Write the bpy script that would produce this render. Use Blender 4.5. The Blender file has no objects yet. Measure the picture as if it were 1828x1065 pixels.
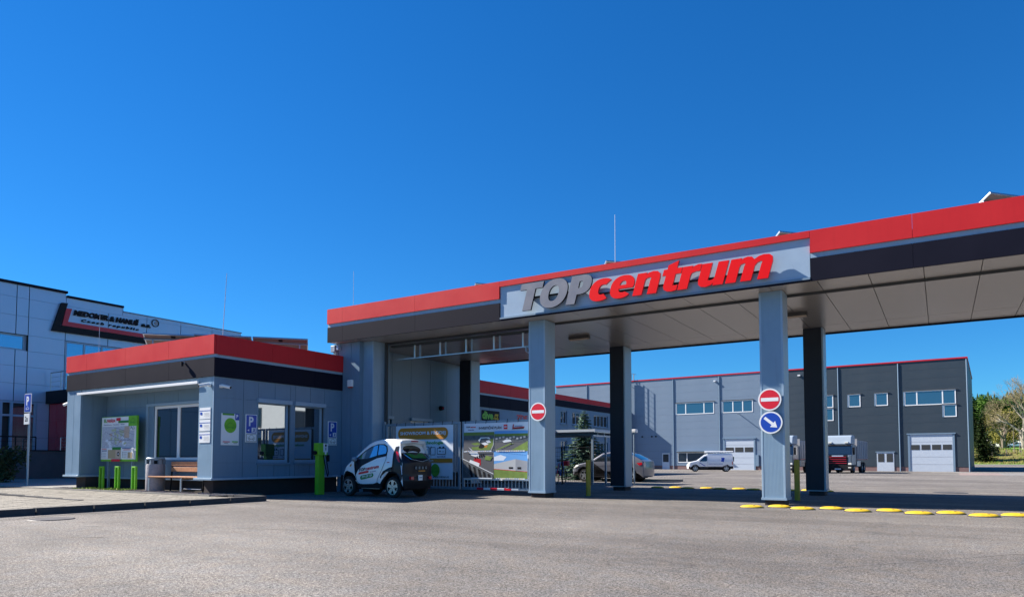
import bpy, bmesh, math, random
from mathutils import Vector, Matrix
R = math.radians
random.seed(7)
S = bpy.context.scene
COL = S.collection

# ------------------------------------------------------------------ camera, sky, sun, exposure
cam_d = bpy.data.cameras.new('camera'); cam = bpy.data.objects.new('camera', cam_d); COL.objects.link(cam)
PIT = R(2.8); HD = R(180 - 57.98)
cam.location = (0, 0, 1.0)
cam.rotation_euler = (R(90) + PIT, 0, HD - R(90))
cam_d.sensor_fit = 'HORIZONTAL'; cam_d.sensor_width = 36; cam_d.lens = 36 * 1225 / 1828
cam_d.shift_y = (820 - 1225 * math.tan(PIT) - 532.5) / 1828
cam_d.clip_start = 0.05; cam_d.clip_end = 3000
S.camera = cam

SUN = Vector((-4.5, -1.0, 3.5)).normalized()
w = bpy.data.worlds.new('World'); S.world = w; w.use_nodes = True
nt = w.node_tree; nt.nodes.clear()
sky = nt.nodes.new('ShaderNodeTexSky'); sky.sky_type = 'NISHITA'; sky.sun_disc = False
sky.sun_elevation = math.asin(SUN.z); sky.sun_rotation = math.atan2(SUN.x, SUN.y)
sky.altitude = 500; sky.air_density = 1.0; sky.dust_density = 0.0; sky.ozone_density = 2.0
hs = nt.nodes.new('ShaderNodeHueSaturation'); hs.inputs['Saturation'].default_value = 1.35
bg = nt.nodes.new('ShaderNodeBackground'); bg.inputs['Strength'].default_value = 0.066
wo = nt.nodes.new('ShaderNodeOutputWorld')
gm = nt.nodes.new('ShaderNodeGamma'); gm.inputs[1].default_value = 0.8
tn = nt.nodes.new('ShaderNodeMix'); tn.data_type = 'RGBA'; tn.blend_type = 'MULTIPLY'; tn.inputs[0].default_value = 1; tn.inputs[7].default_value = (.26, .79, 1.26, 1)
nt.links.new(sky.outputs[0], hs.inputs['Color']); nt.links.new(hs.outputs[0], gm.inputs[0]); nt.links.new(gm.outputs[0], tn.inputs[6]); nt.links.new(tn.outputs[2], bg.inputs['Color']); nt.links.new(bg.outputs[0], wo.inputs[0])
sl = bpy.data.lights.new('sun', 'SUN'); sl.energy = 5.0; sl.angle = R(0.53); sl.color = (1.0, 0.93, 0.83)
so = bpy.data.objects.new('sun', sl); COL.objects.link(so); so.location = (-60, -20, 60)
so.rotation_euler = SUN.to_track_quat('Z', 'Y').to_euler()
S.view_settings.view_transform = 'Standard'; S.view_settings.look = 'None'
S.view_settings.exposure = 1.33; S.view_settings.gamma = 1.0; S.view_settings.use_curve_mapping = False

# ------------------------------------------------------------------ materials
M = {}
def mat(name, col, rough=0.6, metal=0.0, var=0.0, vs=3.0, bump=0.0, bs=60.0, spec=0.5, alpha=None, coat=0.0, dirt=0.0):
    m = bpy.data.materials.new(name); m.use_nodes = True
    n = m.node_tree.nodes; l = m.node_tree.links; b = n['Principled BSDF']
    b.inputs['Base Color'].default_value = (*col, 1); b.inputs['Roughness'].default_value = rough
    b.inputs['Metallic'].default_value = metal; b.inputs['Specular IOR Level'].default_value = spec
    if coat: b.inputs['Coat Weight'].default_value = coat; b.inputs['Coat Roughness'].default_value = 0.08
    if var or bump or dirt:
        tc = n.new('ShaderNodeTexCoord')
    if var or dirt:
        nz = n.new('ShaderNodeTexNoise'); nz.inputs['Scale'].default_value = vs; nz.inputs['Detail'].default_value = 6
        nz.inputs['Roughness'].default_value = 0.65
        l.new(tc.outputs['Object'], nz.inputs['Vector'])
        mp = n.new('ShaderNodeMapRange'); mp.inputs['From Min'].default_value = 0.3; mp.inputs['From Max'].default_value = 0.7
        mp.inputs['To Min'].default_value = 1 - var; mp.inputs['To Max'].default_value = 1 + var
        l.new(nz.outputs[0], mp.inputs[0])
        mx = n.new('ShaderNodeMix'); mx.data_type = 'RGBA'; mx.blend_type = 'MULTIPLY'; mx.inputs[0].default_value = 1
        mx.inputs[6].default_value = (*col, 1); l.new(mp.outputs[0], mx.inputs[7])
        out = mx.outputs[2]
        if dirt:
            # rain streaks: noise stretched along z
            mpg = n.new('ShaderNodeMapping'); mpg.inputs['Scale'].default_value = (9, 9, 0.6); l.new(tc.outputs['Object'], mpg.inputs[0])
            n2 = n.new('ShaderNodeTexNoise'); n2.inputs['Scale'].default_value = 1.6; n2.inputs['Detail'].default_value = 5
            l.new(mpg.outputs[0], n2.inputs['Vector'])
            r2 = n.new('ShaderNodeMapRange'); r2.inputs['From Min'].default_value = 0.52; r2.inputs['From Max'].default_value = 0.8
            r2.inputs['To Min'].default_value = 0; r2.inputs['To Max'].default_value = dirt; l.new(n2.outputs[0], r2.inputs[0])
            m2 = n.new('ShaderNodeMix'); m2.data_type = 'RGBA'; l.new(r2.outputs[0], m2.inputs[0]); l.new(out, m2.inputs[6])
            m2.inputs[7].default_value = (col[0] * .45, col[1] * .42, col[2] * .4, 1); out = m2.outputs[2]
        l.new(out, b.inputs['Base Color'])
        rr = n.new('ShaderNodeMapRange'); rr.inputs['From Min'].default_value = 0.3; rr.inputs['From Max'].default_value = 0.7
        rr.inputs['To Min'].default_value = max(rough - .07, .02); rr.inputs['To Max'].default_value = min(rough + .07, 1)
        l.new(nz.outputs[0], rr.inputs[0]); l.new(rr.outputs[0], b.inputs['Roughness'])
    if bump:
        nb = n.new('ShaderNodeTexNoise'); nb.inputs['Scale'].default_value = bs; nb.inputs['Detail'].default_value = 4
        l.new(tc.outputs['Object'], nb.inputs['Vector'])
        bp = n.new('ShaderNodeBump'); bp.inputs['Strength'].default_value = bump; bp.inputs['Distance'].default_value = 0.02
        l.new(nb.outputs[0], bp.inputs['Height']); l.new(bp.outputs[0], b.inputs['Normal'])
    M[name] = m
    return m

def ribbed(m, axis_scale, strength):
    """fine vertical micro profile of a sandwich panel"""
    n = m.node_tree.nodes; l = m.node_tree.links; b = n['Principled BSDF']
    tc = n.new('ShaderNodeTexCoord'); mpg = n.new('ShaderNodeMapping'); mpg.inputs['Scale'].default_value = (1, 1, 0)
    wv = n.new('ShaderNodeTexWave'); wv.wave_type = 'BANDS'; wv.bands_direction = 'DIAGONAL'
    wv.inputs['Scale'].default_value = axis_scale
    l.new(tc.outputs['Object'], mpg.inputs[0]); l.new(mpg.outputs[0], wv.inputs[0])
    bp = n.new('ShaderNodeBump'); bp.inputs['Strength'].default_value = strength; bp.inputs['Distance'].default_value = 0.004
    l.new(wv.outputs[1], bp.inputs['Height']); l.new(bp.outputs[0], b.inputs['Normal'])

mat('red', (0.58, 0.022, 0.026), 0.5, var=0.04, vs=1.2, dirt=0.10, spec=0.22)
mat('band', (0.011, 0.011, 0.021), 0.6, var=0.12, vs=1.0, spec=0.08)
mat('wall', (0.150, 0.238, 0.330), 0.42, var=0.05, vs=1.5, dirt=0.22); ribbed(M['wall'], 22, 0.25)
mat('column', (0.205, 0.308, 0.415), 0.38, var=0.05, vs=2, dirt=0.25); ribbed(M['column'], 22, 0.22)
mat('trim', (0.28, 0.39, 0.50), 0.4, var=0.05, vs=3, dirt=0.2)
mat('signpanel', (0.33, 0.43, 0.54), 0.33, var=0.03)
mat('seam', (0.05, 0.055, 0.06), 0.8)
mat('plinth', (0.035, 0.026, 0.026), 0.85, var=0.3, vs=5, bump=.3, bs=40)
mat('soffit', (0.36, 0.33, 0.30), 0.25)
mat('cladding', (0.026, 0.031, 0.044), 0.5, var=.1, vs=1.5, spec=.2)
mat('greyplastic', (0.22, 0.23, 0.25), 0.5)
mat('white', (0.78, 0.79, 0.80), 0.45)
mat('whitepaint', (0.80, 0.81, 0.82), 0.22, coat=0.6, var=.02)
mat('black', (0.010, 0.010, 0.013), 0.6, spec=.2)
mat('blackgloss', (0.010, 0.012, 0.02), 0.3, spec=.3)
mat('rubber', (0.018, 0.018, 0.019), 0.85, var=.2, vs=12)
mat('steel', (0.52, 0.54, 0.56), 0.38, metal=0.85, var=.12, vs=6)
mat('galv', (0.26, 0.33, 0.40), 0.5, metal=0.5, var=.15, vs=8)
mat('rimsilver', (0.42, 0.45, 0.50), 0.25, metal=.8)
mat('chrome', (0.75, 0.76, 0.78), 0.15, metal=1.0)
mat('signred', (0.70, 0.012, 0.03), 0.35); mat('signblue', (0.01, 0.06, 0.42), 0.35); mat('signwhite', (0.82, 0.83, 0.84), 0.35)
mat('letterred', (0.85, 0.004, 0.008), 0.5, spec=.15); mat('lettergrey', (0.22, 0.215, 0.235), 0.35, metal=.1, var=.03)
mat('green', (0.16, 0.48, 0.02), 0.45, var=.04); mat('darkgreen', (0.02, 0.22, 0.03), 0.5); mat('midgreen', (0.10, 0.34, 0.03), 0.55)
mat('orange', (0.55, 0.22, 0.02), 0.55); mat('textblue', (0.02, 0.05, 0.2), .5)
mat('yellow', (0.62, 0.40, 0.012), 0.6, var=.22, vs=9, bump=.5, bs=70, dirt=.5)
mat('bollard', (0.36, 0.27, 0.02), 0.55, var=.15, vs=7, dirt=.3)
mat('tan', (0.42, 0.33, 0.2), 0.6); mat('wood', (0.42, 0.20, 0.10), 0.55, var=.2, vs=14)
mat('concrete', (0.24, 0.228, 0.205), 0.85, var=.14, vs=5, bump=.25, bs=50)
mat('darkconcrete', (0.09, 0.095, 0.1), 0.85, var=.14, vs=3, bump=.25, bs=50)
mat('kerbstone', (0.055, 0.055, 0.06), 0.88, var=.25, vs=6, bump=.35, bs=60)
mat('bincrete', (0.30, 0.29, 0.32), 0.8, var=.15, vs=14, bump=.5, bs=90)
mat('lbpanel', (0.37, 0.48, 0.63), 0.34, metal=.3, var=.04, vs=1); mat('redclad', (0.50, 0.012, 0.025), 0.35, var=.04)
mat('farlight', (0.155, 0.215, 0.295), 0.5, var=.03, vs=.6); mat('fardark', (0.027, 0.043, 0.060), 0.5, var=.04, vs=.6)
mat('fartrim', (0.16, 0.24, 0.33), 0.5); mat('farplinth', (0.20, 0.12, 0.115), 0.85, var=.15, vs=2)
mat('gatewhite', (0.46, 0.52, 0.60), 0.45, var=.03); mat('roofgrey', (0.25, 0.25, 0.26), 0.8)
mat('bark', (0.16, 0.13, 0.10), 0.9, var=.25, vs=6); mat('palebark', (0.27, 0.24, 0.20), 0.9, var=.25, vs=6)
mat('twig', (0.19, 0.15, 0.085), 0.9); mat('solarback', (0.18, 0.13, 0.115), 0.6); mat('solarglass', (0.01, 0.014, 0.04), 0.1)
mat('silver', (0.17, 0.175, 0.205), 0.28, metal=.3, coat=.4)
mat('cabpaint', (0.10, 0.135, 0.18), .3, metal=.2, coat=.4); mat('deflector', (0.27, 0.33, 0.40), .4); mat('darkpaint', (0.06, 0.065, 0.08), 0.2, metal=.5, coat=.7)
mat('taillight', (0.45, 0.01, 0.02), 0.15); mat('palelight', (0.7, 0.7, 0.65), 0.15)
mat('bluecar', (0.45, 0.58, 0.75), 0.25, coat=.5); mat('housewall', (0.62, 0.6, 0.55), 0.8, var=.05); mat('houseroof', (0.30, 0.13, 0.11), 0.8, var=.15)
mat('pebble', (0.38, 0.30, 0.25), 0.85, var=.35, vs=9); mat('moss', (0.24, 0.33, 0.05), 0.9)
mat('paver', (0.235, 0.215, 0.18), 0.85, var=.14, vs=2.5, bump=.25, bs=60)
mat('pavejoint', (0.10, 0.085, 0.065), 0.95); mat('iron', (0.06, 0.055, 0.055), 0.6, var=.3, vs=10)
mat('mapbase', (0.50, 0.53, 0.60), 0.5, var=.25, vs=30); mat('mapgreen', (0.45, 0.5, 0.32), 0.5); mat('maptan', (0.55, 0.42, 0.33), .5)
mat('graphgrey', (0.10, 0.11, 0.12), 0.55, var=.45, vs=9); mat('graphroad', (0.10, 0.10, 0.11), 0.55); mat('graphsky', (0.12, 0.35, 0.72), .55)
mat('graphgrass', (0.16, 0.24, 0.04), .55, var=.2, vs=6); mat('graphwall', (0.45, 0.46, 0.47), .55); mat('bannerwhite', (0.70, 0.76, 0.84), .55)
mat('blind', (0.10, 0.16, 0.18), 0.7, var=.05); mat('interior', (0.03, 0.035, 0.04), 0.9)
mat('tippergrey', (0.30, 0.31, 0.34), .5, var=.06, vs=3); mat('truckred', (0.30, 0.008, 0.025), .35)

def glass(name, col, rough=0.03, spec=1.0, trans=False):
    m = bpy.data.materials.new(name); m.use_nodes = True; b = m.node_tree.nodes['Principled BSDF']
    b.inputs['Base Color'].default_value = (*col, 1); b.inputs['Roughness'].default_value = rough
    b.inputs['IOR'].default_value = 1.6; b.inputs['Specular IOR Level'].default_value = spec
    b.inputs['Coat Weight'].default_value = 0.5; b.inputs['Coat Roughness'].default_value = 0.02
    M[name] = m
glass('glass', (0.012, 0.017, 0.022)); glass('lbglass', (0.008, 0.03, 0.07), .04); glass('farglass', (0.02, 0.07, 0.14), .08)
M['lbglass'].node_tree.nodes['Principled BSDF'].inputs['Metallic'].default_value = 0.0
m_ = glass('mirrorglass', (0.22, 0.26, 0.31), .015); M['mirrorglass'].node_tree.nodes['Principled BSDF'].inputs['Metallic'].default_value = 0.9
glass('skyglass', (0.20, 0.34, 0.46), .03); M['skyglass'].node_tree.nodes['Principled BSDF'].inputs['Metallic'].default_value = 0.8

def leafmat(name, c1, c2, trans=0.25):
    m = bpy.data.materials.new(name); m.use_nodes = True
    n = m.node_tree.nodes; l = m.node_tree.links; b = n['Principled BSDF']; b.inputs['Roughness'].default_value = .75
    b.inputs['Specular IOR Level'].default_value = .2
    tc = n.new('ShaderNodeTexCoord'); nz = n.new('ShaderNodeTexNoise'); nz.inputs['Scale'].default_value = 1.4; nz.inputs['Detail'].default_value = 5
    cr = n.new('ShaderNodeValToRGB'); cr.color_ramp.elements[0].color = (*c1, 1); cr.color_ramp.elements[1].color = (*c2, 1)
    cr.color_ramp.elements[0].position = .35; cr.color_ramp.elements[1].position = .65
    l.new(tc.outputs['Object'], nz.inputs[0]); l.new(nz.outputs[0], cr.inputs[0]); l.new(cr.outputs[0], b.inputs['Base Color'])
    M[name] = m; return m
leafmat('needle', (0.08, 0.15, 0.10), (0.22, 0.32, 0.24)); leafmat('darkneedle', (0.012, 0.03, 0.01), (0.05, 0.08, 0.02))
leafmat('forest', (0.010, 0.024, 0.010), (0.05, 0.085, 0.022)); leafmat('fresh', (0.03, 0.085, 0.012), (0.09, 0.17, 0.025))
leafmat('willow', (0.13, 0.12, 0.02), (0.20, 0.18, 0.04)); leafmat('shrubleaf', (0.02, 0.035, 0.015), (0.06, 0.08, 0.03))
leafmat('olive', (0.06, 0.075, 0.025), (0.12, 0.14, 0.05))
M['forest'].node_tree.nodes['Noise Texture'].inputs['Scale'].default_value = .06
M['fresh'].node_tree.nodes['Noise Texture'].inputs['Scale'].default_value = .4

def ground_mat(name, base, dark, light, fine=140, big=.13):
    m = bpy.data.materials.new(name); m.use_nodes = True
    n = m.node_tree.nodes; l = m.node_tree.links; b = n['Principled BSDF']; b.inputs['Roughness'].default_value = .88
    b.inputs['Specular IOR Level'].default_value = .3
    tc = n.new('ShaderNodeTexCoord')
    def noise(sc, det=4, ro=.6):
        x = n.new('ShaderNodeTexNoise'); x.inputs['Scale'].default_value = sc; x.inputs['Detail'].default_value = det; x.inputs['Roughness'].default_value = ro
        l.new(tc.outputs['Object'], x.inputs[0]); return x.outputs[0]
    def ramp(src, p0, c0, p1, c1):
        r = n.new('ShaderNodeValToRGB'); e = r.color_ramp.elements; e[0].position = p0; e[0].color = (*c0, 1); e[1].position = p1; e[1].color = (*c1, 1)
        l.new(src, r.inputs[0]); return r.outputs[0]
    def mixm(a, bb, fac=1, mode='MULTIPLY'):
        x = n.new('ShaderNodeMix'); x.data_type = 'RGBA'; x.blend_type = mode; x.inputs[0].default_value = fac
        l.new(a, x.inputs[6]); l.new(bb, x.inputs[7]); return x.outputs[2]
    # aggregate stones
    vo = n.new('ShaderNodeTexVoronoi'); vo.inputs['Scale'].default_value = fine; l.new(tc.outputs['Object'], vo.inputs[0])
    sp = n.new('ShaderNodeSeparateColor'); l.new(vo.outputs['Color'], sp.inputs[0])
    stones = ramp(sp.outputs[0], .1, dark, .9, light)
    bigv = ramp(noise(big, 5), .38, (.74, .73, .73), .62, (1.13, 1.12, 1.10))
    midv = ramp(noise(1.1, 6, .7), .3, (.86, .86, .86), .72, (1.10, 1.10, 1.10))
    finev = ramp(noise(38, 3), .35, (.62, .62, .63), .65, (1.32, 1.32, 1.3))
    # tar streaks / worn tracks running along the drive
    mp = n.new('ShaderNodeMapping'); mp.inputs['Scale'].default_value = (.05, .55, 1); mp.inputs['Rotation'].default_value = (0, 0, R(18)); l.new(tc.outputs['Object'], mp.inputs[0])
    st = n.new('ShaderNodeTexNoise'); st.inputs['Scale'].default_value = 1.3; st.inputs['Detail'].default_value = 4; l.new(mp.outputs[0], st.inputs[0])
    strk = ramp(st.outputs[0], .38, (.80, .79, .79), .62, (1.09, 1.09, 1.08))
    tint = ramp(noise(4.5, 3), .38, (.97, .99, 1.04), .62, (1.05, 1.0, .97))
    c = mixm(mixm(mixm(mixm(mixm(stones, bigv), midv), finev), strk), tint)
    # fine cracks
    vc = n.new('ShaderNodeTexVoronoi'); vc.feature = 'DISTANCE_TO_EDGE'; vc.inputs['Scale'].default_value = .22; 
    wp = n.new('ShaderNodeTexNoise'); wp.inputs['Scale'].default_value = 1.2; wp.inputs['Detail'].default_value = 6; l.new(tc.outputs['Object'], wp.inputs[0])
    vm = n.new('ShaderNodeVectorMath'); vm.operation = 'MULTIPLY_ADD'; vm.inputs[1].default_value = (1.2, 1.2, 0)
    l.new(wp.outputs['Color'], vm.inputs[0]); l.new(tc.outputs['Object'], vm.inputs[2]); l.new(vm.outputs[0], vc.inputs[0])
    ck = ramp(vc.outputs['Distance'], 0.0, (.62, .62, .62), .006, (1, 1, 1))
    c = mixm(c, ck, .55)
    stn = n.new('ShaderNodeTexNoise'); stn.inputs['Scale'].default_value = .75; stn.inputs['Detail'].default_value = 8; stn.inputs['Roughness'].default_value = .7; stn.inputs['Distortion'].default_value = .6
    l.new(tc.outputs['Object'], stn.inputs[0]); c = mixm(c, ramp(stn.outputs[0], .60, (1, 1, 1), .70, (.70, .69, .69)), .8)
    l.new(c, b.inputs['Base Color'])
    bp = n.new('ShaderNodeBump'); bp.inputs['Strength'].default_value = .55; bp.inputs['Distance'].default_value = .012
    l.new(vo.outputs['Distance'], bp.inputs['Height']); l.new(bp.outputs[0], b.inputs['Normal'])
    M[name] = m
ground_mat('asphalt', None, (0.06, 0.056, 0.052), (0.325, 0.308, 0.287))
ground_mat('asphaltdark', None, (0.045, 0.046, 0.048), (0.28, 0.28, 0.28))
ground_mat('patchpale', None, (0.20, 0.197, 0.19), (0.34, 0.335, 0.32)); ground_mat('patchpink', None, (0.23, 0.18, 0.17), (0.36, 0.30, 0.28))
leafmat('grass', (0.10, 0.20, 0.02), (0.19, 0.32, 0.035)); M['grass'].node_tree.nodes['Noise Texture'].inputs['Scale'].default_value = .25
leafmat('drygrass', (0.17, 0.14, 0.055), (0.20, 0.20, 0.05)); M['drygrass'].node_tree.nodes['Noise Texture'].inputs['Scale'].default_value = .7

# ------------------------------------------------------------------ helpers
def tag(o, label=None, cat=None, group=None, kind=None):
    if label: o['label'] = label
    if cat: o['category'] = cat
    if group: o['group'] = group
    if kind: o['kind'] = kind
    return o
def thing(name, label, cat, loc=(0, 0, 0), rz=0.0, group=None):
    o = bpy.data.objects.new(name, None); COL.objects.link(o); o.location = loc; o.rotation_euler = (0, 0, rz)
    o.empty_display_size = .2
    return tag(o, label, cat, group)
class MB:
    def __init__(s): s.v = []; s.f = []; s.mi = []; s.mats = []
    def m(s, name):
        if name not in s.mats: s.mats.append(name)
        return s.mats.index(name)
    def add(s, vs, fs, mt):
        o = len(s.v); s.v += [tuple(p) for p in vs]; k = s.m(mt)
        for f in fs: s.f.append([i + o for i in f]); s.mi.append(k)
        return s
    def box(s, x0, x1, y0, y1, z0, z1, mt):
        if x0 > x1: x0, x1 = x1, x0
        if y0 > y1: y0, y1 = y1, y0
        if z0 > z1: z0, z1 = z1, z0
        return s.add([(x0, y0, z0), (x1, y0, z0), (x1, y1, z0), (x0, y1, z0), (x0, y0, z1), (x1, y0, z1), (x1, y1, z1), (x0, y1, z1)],
                     [(3, 2, 1, 0), (4, 5, 6, 7), (0, 1, 5, 4), (1, 2, 6, 5), (2, 3, 7, 6), (3, 0, 4, 7)], mt)
    def cyl(s, p0, p1, r0, mt, r1=None, n=12, cap=True):
        r1 = r0 if r1 is None else r1; p0 = Vector(p0); p1 = Vector(p1); d = (p1 - p0).normalized()
        a = d.orthogonal().normalized(); b = d.cross(a)
        vs = []
        for p, r in ((p0, r0), (p1, r1)):
            for i in range(n):
                t = 2 * math.pi * i / n; vs.append(p + a * math.cos(t) * r + b * math.sin(t) * r)
        fs = [(i, (i + 1) % n, n + (i + 1) % n, n + i) for i in range(n)]
        if cap: fs += [tuple(range(n - 1, -1, -1)), tuple(range(n, 2 * n))]
        return s.add(vs, fs, mt)
    def tube(s, pts, r, mt, n=8):
        for a, b in zip(pts, pts[1:]): s.cyl(a, b, r, mt, n=n)
        return s
    def lathe(s, prof, c, axis, mt, n=24):
        """prof: (r, h) list about an axis 'x','y' or 'z' through c"""
        vs = []
        for r, h in prof:
            for i in range(n):
                t = 2 * math.pi * i / n; u, v = r * math.cos(t), r * math.sin(t)
                p = {'z': (u, v, h), 'x': (h, u, v), 'y': (u, h, v)}[axis]
                vs.append((c[0] + p[0], c[1] + p[1], c[2] + p[2]))
        fs = []
        for k in range(len(prof) - 1):
            for i in range(n): fs.append((k * n + i, k * n + (i + 1) % n, (k + 1) * n + (i + 1) % n, (k + 1) * n + i))
        return s.add(vs, fs, mt)
    def prism(s, pts, axis, a, b, mt):
        """polygon pts extruded along an axis: 'y': pts=(x,z), 'x': pts=(y,z), 'z': pts=(x,y)"""
        def P(u, v, h): return {'y': (u, h, v), 'x': (h, u, v), 'z': (u, v, h)}[axis]
        n = len(pts); vs = [P(u, v, a) for u, v in pts] + [P(u, v, b) for u, v in pts]
        fs = [tuple(range(n)), tuple(range(2 * n - 1, n - 1, -1))] + [(i, n + i, n + (i + 1) % n, (i + 1) % n) for i in range(n)]
        return s.add(vs, fs, mt)
    def mesh(s, name, org=(0, 0, 0), smooth=False, recalc=True, ang=35):
        me = bpy.data.meshes.new(name)
        ox, oy, oz = org
        me.from_pydata([(x - ox, y - oy, z - oz) for x, y, z in s.v], [], s.f)
        for q in s.mats: me.materials.append(M[q])
        me.polygons.foreach_set('material_index', s.mi)
        if recalc:
            bm = bmesh.new(); bm.from_mesh(me); bmesh.ops.recalc_face_normals(bm, faces=bm.faces); bm.to_mesh(me); bm.free()
        if smooth:
            me.polygons.foreach_set('use_smooth', [True] * len(me.polygons)); me.set_sharp_from_angle(angle=R(ang))
        me.update(); return me
    def build(s, name, parent=None, world=True, smooth=False, bev=0, recalc=True, label=None, ang=35):
        org = (0, 0, 0)
        root = parent
        if parent is not None and world:
            while root.parent: root = root.parent
            org = tuple(root.location)
        o = bpy.data.objects.new(name, s.mesh(name, org, smooth, recalc, ang)); COL.objects.link(o)
        if parent: o.parent = parent
        if bev:
            b = o.modifiers.new('bevel', 'BEVEL'); b.width = bev; b.segments = 2; b.limit_method = 'ANGLE'
        if label: o['label'] = label
        return o
def solo(name, mb, label, cat, loc, group=None, smooth=False, bev=0, kind=None):
    """a thing that is one mesh; vertices in world coordinates, origin moved to loc"""
    o = bpy.data.objects.new(name, mb.mesh(name, loc, smooth)); o.location = loc; COL.objects.link(o)
    if bev:
        b = o.modifiers.new('bevel', 'BEVEL'); b.width = bev; b.segments = 2; b.limit_method = 'ANGLE'
    return tag(o, label, cat, group, kind)
def struct(name, mb, kind='structure', smooth=False, recalc=True):
    o = bpy.data.objects.new(name, mb.mesh(name, (0, 0, 0), smooth, recalc)); COL.objects.link(o); o['kind'] = kind; return o
def copytree(o, parent=None, **kw):
    c = o.copy(); COL.objects.link(c); c.parent = parent
    for ch in o.children: copytree(ch, c)
    return c
def dup(o, loc, rz=None, label=None):
    c = copytree(o); c.location = loc
    if rz is not None: c.rotation_euler = (0, 0, rz)
    if label: c['label'] = label
    return c
def piece(name, me, parent, loc):
    o = bpy.data.objects.new(name, me); COL.objects.link(o); o.parent = parent; o.location = loc; return o

_tc = {}
def text_mesh(t, bold=0.0, shear=0.0, ext=0.0, space=1.0, res=3):
    k = (t, bold, shear, ext, space)
    if k in _tc: return _tc[k]
    cu = bpy.data.curves.new('lettering', 'FONT'); cu.body = t; cu.size = 1; cu.offset = bold; cu.shear = shear; cu.extrude = ext
    cu.space_character = space; cu.resolution_u = res
    o = bpy.data.objects.new('lettering', cu); COL.objects.link(o)
    dg = bpy.context.evaluated_depsgraph_get(); dg.update()
    me = bpy.data.meshes.new_from_object(o.evaluated_get(dg))
    vs = [tuple(v.co) for v in me.vertices]; fs = [tuple(p.vertices) for p in me.polygons]
    bpy.data.objects.remove(o); bpy.data.curves.remove(cu); bpy.data.meshes.remove(me)
    _tc[k] = (vs, fs); return _tc[k]
class Print:
    """flat print on a surface: u to the right, v up, n out of the surface"""
    def __init__(s, org, u, v, n, mb=None, step=.0015):
        s.o = Vector(org); s.u = Vector(u); s.v = Vector(v); s.n = Vector(n); s.mb = mb or MB(); s.k = 1; s.step = step
    def P(s, x, y, d): return s.o + s.u * x + s.v * y + s.n * d
    def poly(s, pts, mt):
        s.k += 1; d = s.k * s.step; s.mb.add([s.P(x, y, d) for x, y in pts], [tuple(range(len(pts)))], mt); return s
    def rect(s, x0, y0, x1, y1, mt): return s.poly([(x0, y0), (x1, y0), (x1, y1), (x0, y1)], mt)
    def rrect(s, x0, y0, x1, y1, r, mt):
        pts = []
        for cx, cy, a0 in ((x1 - r, y0 + r, -90), (x1 - r, y1 - r, 0), (x0 + r, y1 - r, 90), (x0 + r, y0 + r, 180)):
            for i in range(7): a = R(a0 + 15 * i); pts.append((cx + r * math.cos(a), cy + r * math.sin(a)))
        return s.poly(pts, mt)
    def disc(s, x, y, r, mt, ry=None, n=28): return s.poly([(x + r * math.cos(2 * math.pi * i / n), y + (ry or r) * math.sin(2 * math.pi * i / n)) for i in range(n)], mt)
    def line(s, pts, wd, mt):
        for (x0, y0), (x1, y1) in zip(pts, pts[1:]):
            dx, dy = x1 - x0, y1 - y0; L = math.hypot(dx, dy) or 1; ex, ey = -dy / L * wd / 2, dx / L * wd / 2
            s.k -= 1; s.poly([(x0 - ex, y0 - ey), (x1 - ex, y1 - ey), (x1 + ex, y1 + ey), (x0 + ex, y0 + ey)], mt)
        s.k += 1; return s
    def text(s, t, x0, y0, x1, y1, mt, bold=.02, shear=0, space=1.0):
        s.k += 1; vs, fs = text_mesh(t, bold, shear, 0, space)
        ax = min(v[0] for v in vs); bx = max(v[0] for v in vs); ay = min(v[1] for v in vs); by = max(v[1] for v in vs)
        q = [s.P(x0 + (v[0] - ax) / (bx - ax) * (x1 - x0), y0 + (v[1] - ay) / (by - ay) * (y1 - y0), s.k * s.step) for v in vs]
        s.mb.add(q, fs, mt); return s
    def carline(s, x, y, w_, h, wd, mt):
        pr = [(0, .25), (.03, .45), (.2, .55), (.33, .85), (.5, .95), (.68, .88), (.82, .58), (.96, .5), (1, .25), (.88, .22)]
        s.line([(x + a * w_, y + b * h) for a, b in pr], wd, mt)
        for cx in (.2, .76):
            s.line([(x + cx * w_ + .1 * w_ * math.cos(a), y + .2 * h + .16 * h * math.sin(a)) for a in [i * .7 for i in range(10)]], wd, mt)
        s.line([(x + .3 * w_, y + .2 * h), (x + .66 * w_, y + .2 * h)], wd, mt)
        return s
PX_ = dict(u=(0, 1, 0), v=(0, 0, 1), n=(1, 0, 0))       # faces +X, u runs along +Y
PY_ = dict(u=(1, 0, 0), v=(0, 0, 1), n=(0, -1, 0))      # faces -Y, u runs along +X

def zg(y):
    pts = [(-400, 0), (25, 0), (70, -.27), (85, -.3), (108, -.28), (128, .31), (133, .45), (147, 2.5), (245, 4.6), (330, 9), (560, 27), (700, 33), (1200, 40)]
    for (a, za), (b, zb) in zip(pts, pts[1:]):
        if y <= b: return za + (zb - za) * (y - a) / (b - a)
    return 40
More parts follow.
